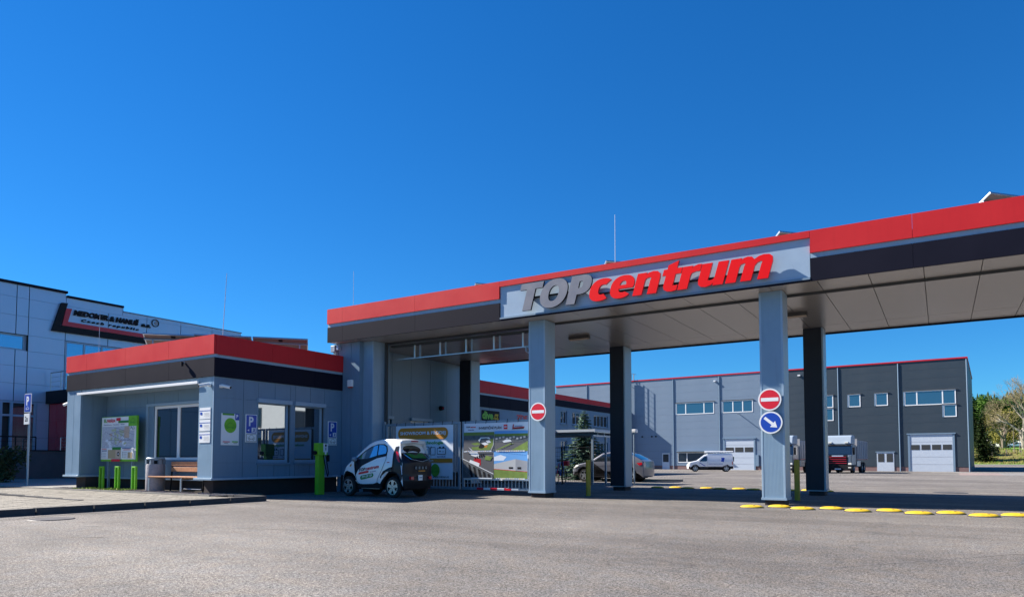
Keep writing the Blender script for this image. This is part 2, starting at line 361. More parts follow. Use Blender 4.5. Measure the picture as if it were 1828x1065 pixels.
# ------------------------------------------------------------------ ground
mb = MB(); ys = [-300, -60, 0, 12, 25, 40, 55, 70, 85, 97, 108, 118, 128]; xs = [-400, -120, -60, -30, 0, 30, 60, 120, 400]
for j in range(len(ys) - 1):
    for i in range(len(xs) - 1):
        mb.add([(xs[i], ys[j], zg(ys[j])), (xs[i + 1], ys[j], zg(ys[j])), (xs[i + 1], ys[j + 1], zg(ys[j + 1])), (xs[i], ys[j + 1], zg(ys[j + 1]))], [(0, 1, 2, 3)], 'asphalt')
struct('ground', mb, smooth=True)
mb = MB(); ys = [128, 131, 134, 138, 143, 148, 160, 200, 245, 290, 330, 400, 480, 560, 700, 1200]; nx = 40
def zt(x, y):
    h = 0 if y < 140 else .35 * math.sin(x * .11 + y * .05) + .2 * math.sin(x * .31)
    if y > 330: h += (y - 330) / 230 * 7 * math.sin(x * .013 + 1.1) + 2.5 * math.sin(x * .04 + y * .01)
    return zg(y) + h
xs = [-600 + 1400 * i / nx for i in range(nx + 1)]
xs = sorted(set(xs + [0, 5, 10, 15, 20, 25, 30, 40, 50]))
for j in range(len(ys) - 1):
    for i in range(len(xs) - 1):
        y0, y1 = ys[j], ys[j + 1]
        mb.add([(xs[i], y0, zt(xs[i], y0)), (xs[i + 1], y0, zt(xs[i + 1], y0)), (xs[i + 1], y1, zt(xs[i + 1], y1)), (xs[i], y1, zt(xs[i], y1))], [(0, 1, 2, 3)],
               'grass' if (y0 < 131 or y0 >= 148) else 'drygrass')
struct('field', mb, smooth=False)
for nm, pts, mt in (('concrete_patch', [(4.6, 82), (6.9, 82), (6.0, 66), (4.2, 66)], 'patchpale'), ('asphalt_patch', [(1.4, 82), (4.6, 82), (4.2, 66), (1.2, 66)], 'patchpink'),
                    ('yard_patch', [(-1.0, 86.5), (7.5, 86.3), (7.5, 82.3), (-1.0, 82.5)], 'patchpale')):
    z0 = {66: zg(66), 82: zg(82)}
    struct(nm, MB().add([(x, y, zg(y) + .006) for x, y in pts], [tuple(range(4))], mt))
struct('asphalt_repair', MB().add([(.6, 8.2, .004), (3.4, 10.2, .004), (4.4, 15.2, .004), (2.4, 15.4, .004), (1.4, 13.6, .004)], [tuple(range(5))], 'asphaltdark'))
rs = random.Random(3)
pts = [(-13.86, y_) for y_ in range(-1, 12)] + [(-13.5 + rs.uniform(-.12, .3), 11.4 - .6 * k) for k in range(20)]
struct('road_dust', MB().add([(x, y, .004) for x, y in pts], [tuple(range(len(pts)))], 'asphalt'))
for k, (x0, y0, x1, y1) in enumerate(((-8.9, 6.4, -7.3, 6.9), (-9.6, 4.6, -9.2, 4.75), (-1.2, 6.6, .9, 9.4), (-11.2, 5.4, -10.7, 5.5))):
    struct('scratch_mark', MB().add([(x0, y0, .005), (x1, y1, .005), (x1 + .01, y1 + .035, .005), (x0 + .01, y0 + .03, .005)], [(0, 1, 2, 3)], 'patchpale'))
# pavement slab, its stones, kerbs
struct('pavement', MB().box(-60, -14.02, 2.0, 10.9, -.05, .07, 'pavejoint').box(-60, -24.2, 10.9, 36, -.05, .095, 'concrete'))
pav = bpy.data.objects['pavement']
st = MB().box(0, .180, 0, .184, 0, .036, 'paver'); st_me = st.mesh('paving_stone')
cells = []
y = 3.2; r = 0
while y < 10.25:
    x = -24.2 + (.1 if r % 2 else 0)
    while x < -14.25:
        cells.append((x, y)); x += .2
    y += .2; r += 1
def vis(c):
    x, y = c; d = -.53 * x + .848 * y; px = 914 + 1225 * (.848 * x + .53 * y) / d
    return (0 if px > 0 else 1000) + math.hypot(x, y)
cells.sort(key=vis); rest = MB()
for k, (x, y) in enumerate(cells):
    dz = random.uniform(-.003, .003)
    if k < 300: piece('paving_stone', st_me, pav, (x, y, .066 + dz))
    else: rest.box(x, x + .180, y, y + .184, .066, .102 + dz, 'paver')
o = rest.build('paving_stones', pav); o['kind'] = 'stuff'
kb = bpy.data.objects.new('kerb', None); COL.objects.link(kb); kb['kind'] = 'structure'
ks = MB().box(-.14, 0, .005, .985, -.05, .128, 'kerbstone').mesh('kerb_stone')
kx = MB().box(.005, .985, -.14, 0, -.05, .128, 'kerbstone').mesh('kerb_stone')
for i in range(12): piece('kerb_stone', ks, kb, (-13.88, -1 + i, random.uniform(-.004, .004)))
for i in range(2): piece('kerb_stone', kx, kb, (-16.0 + i, 11.03, random.uniform(-.004, .004)))
kl = MB().box(.005, .985, -.12, 0, 0, .055, 'kerbstone').mesh('kerb_stone')
k2 = bpy.data.objects.new('low_kerb', None); COL.objects.link(k2); k2['kind'] = 'structure'
for i in range(6): piece('kerb_stone', kl, k2, (-22.2 + i, 8.1 - .03 * i, .10 - .008 * i))
ed = bpy.data.objects.new('gravel_edging', None); COL.objects.link(ed); ed['kind'] = 'structure'
ee = MB().box(.003, .987, 0, .06, -.06, .055, 'concrete').mesh('edging_stone')
for i in range(9): piece('edging_stone', ee, ed, (-24.2 + i, 10.35, .09))
struct('gravel_bed', MB().box(-24.15, -15.25, 10.41, 11.95, .0, .105, 'pavejoint'))
pb = MB()
for i in range(2300):
    x = random.uniform(-24.1, -15.3); y = random.uniform(10.44, 11.3); s = random.uniform(.012, .03)
    c = [(x + s, y, .105), (x, y + s, .105), (x - s, y, .105), (x, y - s * .9, .105), (x + s * .2, y, .105 + s)]
    pb.add(c, [(0, 1, 4), (1, 2, 4), (2, 3, 4), (3, 0, 4)], 'pebble')
struct('gravel', pb, 'stuff')
mo = MB()
for i in range(160):
    cx = random.choice([(-22.3, .35), (-21.1, .5), (-20.4, .45), (-20.9, .7)]); x = random.gauss(cx[0], cx[1] * .6); y = random.uniform(10.7, 11.3); s = random.uniform(.02, .06)
    a = random.uniform(0, 3.1); mo.add([(x - s * math.cos(a), y - s * math.sin(a), .12), (x + s * math.cos(a), y + s * math.sin(a), .12), (x, y, .13 + s * .7)], [(0, 1, 2)], 'moss')
struct('moss', mo, 'stuff', recalc=False)
mb = MB().lathe([(0, .009), (.28, .009), (.30, .012), (.33, .012), (.34, .0)], (-12.75, 5.75, 0), 'z', 'iron', 28)
solo('manhole_cover', mb, 'round cast iron manhole cover in the asphalt beside the left kerb', 'manhole cover', (-12.75, 5.75, 0))
mb = MB().lathe([(0, .009), (.38, .009), (.41, .012), (.44, .012), (.46, .0)], (.2, 24.7, 0), 'z', 'iron', 28)
solo('manhole_cover', mb, 'dark round manhole cover in the yard beyond the canopy shadow', 'manhole cover', (.2, 24.7, 0))

# ------------------------------------------------------------------ wall helper: a grid of panels on one plane, with openings
def panels(parent, axis, p, out, ucuts, zcuts, holes, mt, name='wall_panel', t=.05, gap=.006, back=True):
    """axis 'x': plane X=p, u=Y ; axis 'y': plane Y=p, u=X. out=+1/-1 side. holes: (u0,u1,z0,z1)"""
    p0, p1 = (p - out * t, p)
    for i in range(len(ucuts) - 1):
        for j in range(len(zcuts) - 1):
            u0, u1, z0, z1 = ucuts[i], ucuts[i + 1], zcuts[j], zcuts[j + 1]
            if any(u0 >= h[0] - 1e-4 and u1 <= h[1] + 1e-4 and z0 >= h[2] - 1e-4 and z1 <= h[3] + 1e-4 for h in holes): continue
            m_ = MB()
            if axis == 'x': m_.box(p0, p1, u0 + gap, u1 - gap, z0 + gap * .3, z1 - gap * .3, mt)
            else: m_.box(u0 + gap, u1 - gap, p0, p1, z0 + gap * .3, z1 - gap * .3, mt)
            m_.build(name, parent)

# ------------------------------------------------------------------ front office building (porch building, left of the gate)
ob = thing('office_building', 'low grey panel building with red roof band, porch and two side windows beside the gate', 'building', (-20, 11.5, .1))
X0, X1, Y0, YB = -23.85, -16.2, 11.1, 11.9
core = MB()   # dark substructure right behind the panels
core.box(X0 + .06, -23.06, Y0 + .06, 16.1, .47, 3.2, 'seam').box(-16.79, X1 - .4, Y0 + .06, 12.4, .47, 3.2, 'seam')
core.box(-23.05, -16.5, YB + .25, 16.1, .47, .98, 'seam')
core.build('wall_core', ob)
rf = MB().box(X0 + .04, X1 - .05, Y0 + .04, 15.6, 3.22, 3.95, 'roofgrey').box(X0 + .1, -16.3, 15.6, 27.2, 3.2, 3.95, 'roofgrey').build('roof', ob)
MB().box(-23.0, -16.85, Y0 + .03, YB, 3.06, 3.2, 'trim').build('porch_ceiling', ob)
# side wall facing the drive
sy = [11.1, 12.01, 12.5, 13.06, 13.62, 13.8, 14.36, 14.92, 15.64]
panels(ob, 'x', X1, 1, sy, [.52, .92, 2.65, 3.2], [(12.5, 13.62, .92, 2.65), (13.8, 14.92, .92, 2.65)], 'wall')
MB().box(-16.32, X1 - .052, 11.16, 12.5, .5, 3.2, 'seam').box(-16.32, X1 - .052, 13.62, 13.8, .5, 3.2, 'seam').box(-16.32, X1 - .052, 14.92, 15.6, .5, 3.2, 'seam').box(-16.32, X1 - .052, 12.5, 14.92, .5, .92, 'seam').box(-16.32, X1 - .052, 12.5, 14.92, 2.65, 3.2, 'seam').build('wall_backing', ob)
for a, b in ((12.5, 13.62), (13.8, 14.92)):
    wdw = MB().box(-16.36, -16.30, a, b, .92, 1.0, 'trim').box(-16.36, -16.30, a, b, 2.57, 2.65, 'trim').box(-16.36, -16.30, a, a + .08, 1.0, 2.57, 'trim').box(-16.36, -16.30, b - .08, b, 1.0, 2.57, 'trim').build('window', ob, bev=.006)
    MB().box(-16.345, -16.33, a + .08, b - .08, 1.0, 2.57, 'mirrorglass').build('pane', wdw)
    MB().box(-16.33, -16.14, a - .04, b + .03, 2.60, 2.72, 'trim').build('hood', wdw, bev=.01)
    MB().box(-16.30, -16.15, a - .04, b + .03, .86, .92, 'fartrim').build('sill', wdw, bev=.006)
    MB().box(-16.8, -16.5, a, b, .92, 2.6, 'interior').build('room', wdw)
# kiosk front
panels(ob, 'y', Y0, -1, [X0, -23.42, -23.0], [.52, 3.2], [], 'column')
panels(ob, 'y', Y0, -1, [-16.85, -16.25], [.52, 3.2], [], 'column')
MB().box(-16.25, X1 - .001, Y0, Y0 + .05, .52, 3.2, 'trim').build('corner_trim', ob)
MB().box(-23.05, -23.0, Y0 + .052, YB, .52, 3.06, 'wall').build('side_panel', ob); MB().box(-16.85, -16.80, Y0 + .052, YB, .52, 3.06, 'wall').build('side_panel', ob)
panels(ob, 'x', X0, -1, [11.15, 12.6, 14.1, 15.6, 17], [.52, 3.2], [], 'wall')
panels(ob, 'y', YB, -1, [-23.0, -21.9, -20.66, -20.3, -19.05, -17.6, -16.85], [.46, .99, 2.62, 3.06], [(-20.3, -17.6, .99, 2.62)], 'wall')
MB().box(-20.68, -17.5, YB - .03, YB - .001, 2.62, 2.7, 'trim').box(-20.68, -20.58, YB - .03, YB - .001, .46, 2.62, 'trim').build('window_surround', ob)
wdw = MB()
for x0, x1 in ((-20.3, -20.22), (-19.13, -19.0), (-17.68, -17.6)): wdw.box(x0, x1, YB + .03, YB + .09, .99, 2.62, 'white')
for z0, z1 in ((.99, 1.07), (2.54, 2.62)): wdw.box(-20.22, -19.13, YB + .03, YB + .09, z0, z1, 'white').box(-19.0, -17.68, YB + .03, YB + .09, z0, z1, 'white')
wdw = wdw.build('window', ob, bev=.006)
MB().box(-20.22, -17.68, YB + .055, YB + .07, 1.07, 2.54, 'glass').build('pane', wdw)
bl = MB()
for i in range(22):
    x = -20.2 + i * .115; bl.add([(x, YB + .10, 1.5), (x + .085, YB + .14, 1.5), (x + .085, YB + .14, 2.54), (x, YB + .10, 2.54)], [(0, 1, 2, 3)], 'blind')
bl.build('blind', wdw); MB().box(-20.25, -17.65, YB + .2, YB + .22, .99, 2.6, 'interior').build('room', wdw)
MB().box(-23.12, -16.83, Y0 - .07, Y0 - .031, 3.03, 3.10, 'white').build('eave_trim', ob, bev=.006)
# plinths and sills
MB().box(-23.5, -22.95, 11.28, 15.6, .05, .46, 'plinth').box(-16.75, -16.36, 11.25, 12.2, .05, .46, 'plinth').box(-16.75, -16.36, 12.2, 15.62, -.05, .46, 'plinth').box(-22.95, -16.75, 12.0, 12.2, .05, .46, 'plinth').build('plinth', ob)
MB().box(X0 - .05, -22.95, Y0 - .05, 11.95, .46, .52, 'trim').box(-16.95, X1 + .04, Y0 - .05, Y0 + .3, .46, .52, 'trim').box(-16.4, X1 + .04, Y0 + .3, 15.62, .46, .52, 'trim').box(-22.95, -16.95, 11.86, 12.0, .40, .455, 'trim').build('sill_trim', ob, bev=.008)
# roof edge bands: dark, ledge, red (each cassette a part)
def band_x(par, p, out, ucuts, dz=(3.20, 3.70), rz=(3.785, 4.30), proud=.04):
    for a, b in zip(ucuts, ucuts[1:]):
        MB().box(p + out * proud, p - out * .05, a + .004, b - .004, dz[0], dz[1], 'band').build('fascia_panel', par)
        MB().box(p + out * (proud + .02), p - out * .05, a + .004, b - .004, rz[0], rz[1], 'red').build('red_panel', par)
    MB().box(p + out * .015, p - out * .06, ucuts[0] + .01, ucuts[-1] - .002, dz[1], rz[0], 'trim').build('ledge', par)
def band_y(par, p, out, ucuts, dz=(3.20, 3.70), rz=(3.785, 4.30), proud=.04):
    for a, b in zip(ucuts, ucuts[1:]):
        MB().box(a + .004, b - .004, p + out * proud, p - out * .05, dz[0], dz[1], 'band').build('fascia_panel', par)
        MB().box(a + .004, b - .004, p + out * (proud + .02), p - out * .05, rz[0], rz[1], 'red').build('red_panel', par)
    MB().box(ucuts[0] + .01, ucuts[-1] - .01, p + out * .015, p - out * .06, dz[1], rz[0], 'trim').build('ledge', par)
band_x(ob, X1, 1, [11.104, 12.9, 14.5, 15.64]); band_y(ob, Y0, -1, [X0, -22.6, -20.4, -18.2, X1 + .055]); band_x(ob, X0, -1, [11.16, 13.5, 16, 18.5])
# wall of the drive-through, front pilaster and back wall of the same house
panels(ob, 'y', 15.65, -1, [-16.2, -15.80, -15.44], [.52, 4.72], [], 'wall'); MB().box(-16.3, -15.52, 15.7, 16.0, -.05, 4.72, 'plinth').box(-15.51, -15.44, 15.702, 16.05, -.05, 4.72, 'wall').box(-16.3, -16.21, 15.58, 15.7, -.05, 3.75, 'wall').box(-16.2, -15.445, 15.64, 15.7, -.05, .51, 'plinth').build('pilaster_core', ob); MB().box(-15.5, -14.97, 16.42, 16.5, 0, 4.725, 'wall').box(-16.1, -15.44, 16.051, 16.12, 0, 4.725, 'wall').build('recess_panel', ob)
MB().box(-16.34, -15.5, 15.72, 22.3, 0, .52, 'plinth').box(-16.4, -16.2, 22.3, 27.3, -.05, .46, 'plinth').build('plinth', ob)
panels(ob, 'x', -16.1, 1, [16.05, 16.9, 17.9, 18.9, 20.0, 21.0, 21.8, 22.3], [.52, 1.1, 2.4, 4.72], [(16.9, 17.9, 1.1, 2.4), (18.9, 20.0, 1.1, 2.4)], 'wall')
MB().box(-16.4, -16.16, 15.9, 22.28, .4, 1.1, 'seam').box(-16.4, -16.16, 15.9, 22.28, 2.4, 4.72, 'seam').box(-16.4, -16.16, 17.9, 18.9, 1.1, 2.4, 'seam').box(-16.4, -16.16, 20, 22.28, 1.1, 2.4, 'seam').box(-16.62, -16.2, 15.66, 15.9, 3.3, 4.72, 'wall').build('wall_backing', ob)
for a, b in ((16.9, 17.9), (18.9, 20.0)):
    wdw = MB().box(-16.24, -16.19, a, b, 1.1, 1.17, 'white').box(-16.24, -16.19, a, b, 2.33, 2.4, 'white').box(-16.24, -16.19, a, a + .07, 1.17, 2.33, 'white').box(-16.24, -16.19, b - .07, b, 1.17, 2.33, 'white').build('window', ob)
    MB().box(-16.225, -16.21, a + .07, b - .07, 1.17, 2.33, 'glass').build('pane', wdw); MB().box(-16.14, -16.02, a - .04, b + .04, 2.4, 2.5, 'trim').build('hood', wdw)
# ------------------------------------------------------------------ rear wing beyond the gate
wg = thing('rear_wing', 'long grey wing with red roof band and shop signs seen through the gate', 'building', (-16.2, 22.3, 0))
panels(wg, 'x', -16.2, 1, [22.3, 23.2, 24.1, 25.0, 25.9, 26.6, 27.3], [.46, 3.2], [], 'wall')
MB().box(-16.5, -16.26, 22.32, 27.2, .4, 3.2, 'interior').build('wall_core', wg)
band_x(wg, -16.2, 1, [22.3, 24.0, 25.7, 27.3]); MB().box(-24, -16.25, 27.26, 27.3, 0, 4.0, 'wall').build('end_wall', wg)
ro = thing('rear_office', 'two storey blue grey office with red roof edge, standing behind the bicycle shelter', 'building', (-25, 46, 0))
panels(ro, 'x', -25, 1, [40, 42.6, 45.2, 47.1, 48.2, 49.1, 52.0, 53.1, 56.0, 58.4], [0, 1.1, 2.5, 3.8, 4.83, 5.12], [(47.1, 48.2, 3.8, 4.83), (49.1, 52, 3.8, 4.83), (53.1, 56, 3.8, 4.83), (47.1, 48.2, 1.1, 2.5), (49.1, 52, 1.1, 2.5), (53.1, 56, 1.1, 2.5)], 'wall')
MB().box(-34, -25.3, 40, 58.3, -.3, 5.4, 'interior').build('wall_core', ro)
for a, b in ((47.1, 48.2), (49.1, 52.0), (53.1, 56.0)):
    for zl, zh in ((3.8, 4.83), (1.1, 2.5)):
        n_ = 2 if b - a < 1.2 else 4
        wdw = MB().box(-25.16, -25.08, a, b, zl, zl + .08, 'trim').box(-25.16, -25.08, a, b, zh - .08, zh, 'trim')
        for i in range(n_ + 1):
            y = a + (b - a - .08) * i / n_; wdw.box(-25.16, -25.08, y, y + .08, zl + .08, zh - .08, 'trim')
        wdw = wdw.build('window', ro)
        for i in range(n_): MB().box(-25.14, -25.12, a + .08 + (b - a - .08) * i / n_, a + (b - a - .08) * (i + 1) / n_, zl + .08, zh - .08, 'glass').build('pane', wdw)
        MB().box(-25.05, -24.9, a - .05, b + .05, zl - .06, zl - .002, 'fartrim').build('sill', wdw)
band_x(ro, -25, 1, [40, 44, 48, 52, 55.5, 58.4], (5.12, 5.62), (5.64, 6.04)); MB().box(-34, -25.05, 58.36, 58.4, 0, 5.9, 'wall').box(-34, -25.05, 40, 40.04, 0, 5.9, 'wall').build('end_wall', ro)
MB().box(-34, -25.05, 40.05, 58.3, 5.5, 5.8, 'roofgrey').build('roof', ro)
lt = Print((-16.19, 23.55, 2.70), **PX_)
lt.rrect(-.06, -.06, 1.32, .38, .05, 'black'); lt.text('dive', 0, .0, .82, .34, 'green', .05); lt.text('.cz', .84, 0, 1.24, .26, 'yellow', .05)
solo('shop_sign', lt.mb, 'green and yellow shop letters on black, on the rear wing wall', 'sign', (-16.19, 23.9, 2.75))
lt = Print((-16.19, 26.25, 2.76), **PX_); lt.text('ZDE', 0, 0, .98, .27, 'signred', .05)
solo('shop_sign', lt.mb, 'short red letters on the rear wing wall beside the green shop sign', 'sign', (-16.19, 26.7, 2.8))

# ------------------------------------------------------------------ gate canopy
cp = thing('gate_canopy', 'long entrance canopy with red and dark roof band on grey square columns', 'canopy', (-3.3, 18, 0))
CX0, CX1, CY0, CY1, ZB, ZT = -16.52, 9.6, 15.30, 22.0, 4.73, 5.78
MB().box(CX0 + .05, CX1 - .05, CY0 + .06, CY1 - .06, ZB + .05, 5.5, 'roofgrey').build('roof_deck', cp)
fx = [CX0, -15.85, -12.9, -9.96]; gx = [-2.22, -.37, 1.9, 4.2, 6.5, CX1]
for cuts in (fx, gx):
    for a, b in zip(cuts, cuts[1:]):
        MB().box(a + .003, b - .003, CY0 - .02, CY0 + .05, 5.31, ZT, 'red').build('red_panel', cp)
        MB().box(a + .003, b - .003, CY0, CY0 + .05, ZB - .01, 5.20, 'band').build('fascia_panel', cp)
    MB().box(cuts[0], cuts[-1], CY0 + .025, CY0 + .07, 5.20, 5.31, 'trim').build('ledge', cp)
MB().box(-9.957, -2.223, CY0 - .02, CY0 + .05, 5.635, ZT, 'red').build('red_panel', cp)
sp = MB().box(-9.95, -2.23, CY0 + .028, CY0 + .07, 4.80, 5.635, 'signpanel').build('sign_panel', cp)
MB().box(-9.95, -2.23, CY0 - .01, CY0 + .06, 4.755, 4.80, 'fartrim').box(-9.95, -2.23, CY0 + .0, CY0 + .06, 4.72, 4.752, 'band').build('panel_frame', sp)
for x in (CX0,):
    MB().box(x, x + .05, CY0 + .052, CY1, 5.31, ZT, 'red').box(x + .02, x + .06, CY0 + .07, CY1, 5.2, 5.31, 'trim').box(x, x + .05, CY0 + .052, CY1, ZB, 5.2, 'band').build('end_panel', cp)
MB().box(CX1 - .05, CX1, CY0 + .052, CY1, 5.31, ZT, 'red').box(CX1 - .05, CX1, CY0 + .052, CY1, ZB, 5.2, 'band').build('end_panel', cp)
MB().box(CX0, CX1, CY1 - .05, CY1, 5.31, ZT, 'red').box(CX0, CX1, CY1 - .03, CY1 + .02, ZB - .04, 5.2, 'band').build('rear_panel', cp)
# soffit cassettes
xs = [CX0 + .05 + .957 * i for i in range(28)]
for (ya, yb) in ((CY0 + .052, 16.38), (16.56, 20.66), (20.68, CY1 - .06)):
    mes = {}
    for i in range(27):
        a, b = xs[i], xs[i + 1]
        if yb - ya not in mes: mes[yb - ya] = MB().box(0, .957 - .014, 0, yb - ya, 0, .03, 'soffit').mesh('soffit_panel')
        piece('soffit_panel', mes[yb - ya], cp, (a + .007 + 3.3, ya - 18, ZB))
MB().box(CX0 + .06, CX1 - .06, 16.40, 16.44, ZB - .03, ZB + .04, 'seam').box(CX0 + .06, CX1 - .06, 16.50, 16.54, ZB - .03, ZB + .04, 'seam').build('door_track', cp)
# columns
def column(x0, y0, dark=False):
    c = MB().box(x0 + .03, x0 + .47, y0 + .0, y0 + .56, .17, 4.725, 'column').build('column', cp)
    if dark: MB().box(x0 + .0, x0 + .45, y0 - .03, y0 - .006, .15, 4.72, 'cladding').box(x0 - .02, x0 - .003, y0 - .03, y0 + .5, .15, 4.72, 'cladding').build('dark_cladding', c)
    for dx in (0, .455):
        MB().box(x0 + dx, x0 + dx + .045, y0 - .004, y0 + .565, .17, 4.722, 'trim').build('corner_trim', c, bev=.006)
    MB().box(x0 - .015, x0 + .515, y0 - .02, y0 + .58, .12, .17, 'trim').build('foot_trim', c)
    MB().box(x0 + .05, x0 + .46, y0 + .04, y0 + .53, -.1, .12, 'plinth').build('plinth', c)
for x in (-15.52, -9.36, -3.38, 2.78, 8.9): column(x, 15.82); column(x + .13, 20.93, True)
# the two soffit lamps
for x, y, l_ in ((-9.2, 18.55, 'long dark soffit lamp under the canopy, above the first column gap'), (-3.1, 18.5, 'long dark soffit lamp under the canopy by the column with two signs')):
    t = thing('soffit_lamp', l_, 'lamp', (x, y, 4.73), 0, 'lamps under the canopy')
    MB().box(-.33, .33, -.09, .09, -.09, -.005, 'iron').build('housing', t, world=False, bev=.01); MB().box(-.3, .3, -.06, .06, -.12, -.092, 'maptan').build('diffuser', t, world=False)
# big letters
lo = thing('sign_lettering', 'large raised company name letters in grey and red on the canopy front', 'sign', (-6.1, 15.2, 4.86))
def el(cx, cy, rx, ry, a0, a1, n=16, p=2.35):
    out = []
    for i in range(n + 1):
        a = R(a0 + (a1 - a0) * i / n); c_, s_ = math.cos(a), math.sin(a)
        out.append((cx + rx * math.copysign(abs(c_) ** (2 / p), c_), cy + ry * math.copysign(abs(s_) ** (2 / p), s_)))
    return out
XH, CH, T_ = .52, .70, .185
def arch(x, w_):   # inner + outer outline of one arch ending at the right stem, from left base point to right base point
    return [(x, .36)] + el(x + (w_) * .5 + .03, .33, w_ * .5 + T_ * .5 - .03, .205, 140, 0, 10) + [(x + w_ + T_ / 2 - .0, 0), (x + w_ - T_ / 2, 0), (x + w_ - T_ / 2, .30)]
def gl_c(): return .44, [el(.245, .26, .25, .27, 50, 308, 26) + el(.27, .26, .085, .12, 300, 62, 20)]
def gl_e():
    o = [(.47, .215)] + el(.24, .26, .245, .27, 2, 318, 30) + el(.27, .235, .095, .11, 300, 200, 10) + [(.18, .215)]
    return .50, [o, [(.182, .30), (.315, .30)] + el(.248, .305, .067, .095, 10, 170, 8)]
def gl_n():
    return .51, [[(0, 0), (0, .51), (T_, .51), (T_, .455), (.22, .50), (.31, .525), (.40, .51), (.46, .455), (.48, .36), (.48, 0), (.48 - T_, 0), (.48 - T_, .32), (.305, .375), (.26, .392), (.20, .37), (T_, .33), (T_, 0)]]
def gl_t(): return .36, [[(.07, .37), (0, .37), (0, .51), (.07, .51), (.07, .60), (.07 + T_, .68), (.07 + T_, .51), (.36, .51), (.36, .38), (.07 + T_, .38), (.07 + T_, .18), (.245, .13), (.30, .118), (.35, .125), (.35, .01), (.27, -.012), (.17, .0), (.10, .045), (.07, .12)]]
def gl_r(): return .35, [[(0, 0), (0, .51), (T_, .51), (T_, .44), (.21, .495), (.28, .525), (.35, .52), (.35, .37), (.27, .372), (.20, .345), (T_, .28), (T_, 0)]]
def gl_u(): return .51, [[(.48 - x, .51 - y) for x, y in gl_n()[1][0]]]
def gl_m(): return .80, [[(0, 0), (0, .51), (T_, .51), (T_, .455), (.215, .505), (.285, .525), (.36, .51), (.415, .45), (.48, .505), (.56, .525), (.65, .515), (.72, .46), (.745, .36), (.745, 0), (.745 - T_, 0), (.745 - T_, .33), (.57, .38), (.53, .39), (.485, .37), (.452, .31), (.452, 0), (.452 - T_, 0), (.452 - T_, .33), (.28, .38), (.24, .39), (.195, .37), (T_, .31), (T_, 0)]]
def gl_T(): return .56, [[(.18, 0), (.18, .54), (0, .54), (0, .70), (.58, .70), (.58, .54), (.40, .54), (.40, 0)]]
def gl_O(): return .70, [el(.335, .35, .335, .36, 0, 354, 44, 2.2), el(.335, .35, .125, .195, 0, 350, 34, 2.2)]
def gl_P(): return .50, [[(0, 0), (0, .70), (.28, .70)] + el(.28, .465, .235, .235, 85, -85, 14) + [(.215, .23), (.215, 0)], [(.215, .385), (.215, .55)] + el(.26, .467, .055, .083, 85, -85, 8)]
def big_letters(seq, x0, x1, z0, mt, rim):
    adv = 0; pos = []
    for g_ in seq: w_, sp_ = g_(); pos.append((adv, sp_)); adv += w_ + .012
    SH = .24; mx = adv + .68 * SH * .6; sc = (x1 - x0) / mx
    for a_, spl in pos:
        cu = bpy.data.curves.new('letter', 'CURVE'); cu.dimensions = '2D'; cu.fill_mode = 'BOTH'; cu.extrude = .5
        for pl in spl:
            q = cu.splines.new('POLY'); q.points.add(len(pl) - 1); q.use_cyclic_u = True
            for k_, (x, y) in enumerate(pl): q.points[k_].co = (x, y, 0, 1)
        o = bpy.data.objects.new('letter', cu); COL.objects.link(o); dg = bpy.context.evaluated_depsgraph_get(); dg.update()
        me = bpy.data.meshes.new_from_object(o.evaluated_get(dg)); vs = [tuple(v.co) for v in me.vertices]; fs = [tuple(p_.vertices) for p_ in me.polygons]; nz = [abs(p_.normal.z) for p_ in me.polygons]
        bpy.data.objects.remove(o); bpy.data.curves.remove(cu); bpy.data.meshes.remove(me)
        P_ = [(x0 + (a_ + x + y * SH) * sc, 15.225 if z < 0 else 15.165, z0 + y) for x, y, z in vs]
        m2 = MB(); m2.add(P_, [f for f, n_ in zip(fs, nz) if n_ > .5], mt); k_ = m2.m(rim)
        for f, n_ in zip(fs, nz):
            if n_ <= .5: m2.f.append(list(f)); m2.mi.append(k_)
        m2.build('letter', lo)
big_letters([gl_T, gl_O, gl_P], -9.38, -7.20, 4.868, 'lettergrey', 'black'); big_letters([gl_c, gl_e, gl_n, gl_t, gl_r, gl_u, gl_m], -7.30, -2.84, 4.872, 'letterred', 'redclad')
MB().box(-9.0, -7.5, 15.223, 15.327, 5.2, 5.22, 'black').box(-7.1, -3.1, 15.223, 15.327, 5.05, 5.07, 'black').build('standoff_rail', lo)

# round signs on the columns
def round_sign(x, z, kind, lab):
    y = 15.815
    t = thing('traffic_sign', lab, 'road sign', (x, y - .03, z))
    MB().lathe([(0, 0), (.245, 0), (.245, .03), (0, .03)], (x, y - .075, z), 'y', 'galv', 40).build('backing', t, smooth=True)
    MB().box(x - .03, x + .03, y - .05, y - .001, z - .2, z + .2, 'galv').build('bracket', t)
    p = Print((x, y - .075, z), **PY_); p.disc(0, 0, .245, 'signwhite', n=44)
    if kind == 'no': p.disc(0, 0, .212, 'signred', n=44); p.rect(-.185, -.04, .185, .04, 'signwhite')
    else:
        p.disc(0, 0, .212, 'signblue', n=44)
        a = R(-40); c, s = math.cos(a), math.sin(a)
        q = [(-.17, -.03), (.05, -.03), (.05, -.085), (.175, 0), (.05, .085), (.05, .03), (-.17, .03)]
        p.poly([(u * c - v * s, u * s + v * c) for u, v in q], 'signwhite')
    p.mb.build('face', t, recalc=False)
round_sign(-9.03, 2.27, 'no', 'round red no entry sign with white bar on the column right of the gate')
round_sign(-3.17, 2.32, 'no', 'round red no entry sign above the blue arrow sign')
round_sign(-3.155, 1.815, 'arrow', 'round blue sign with white arrow pointing down right')

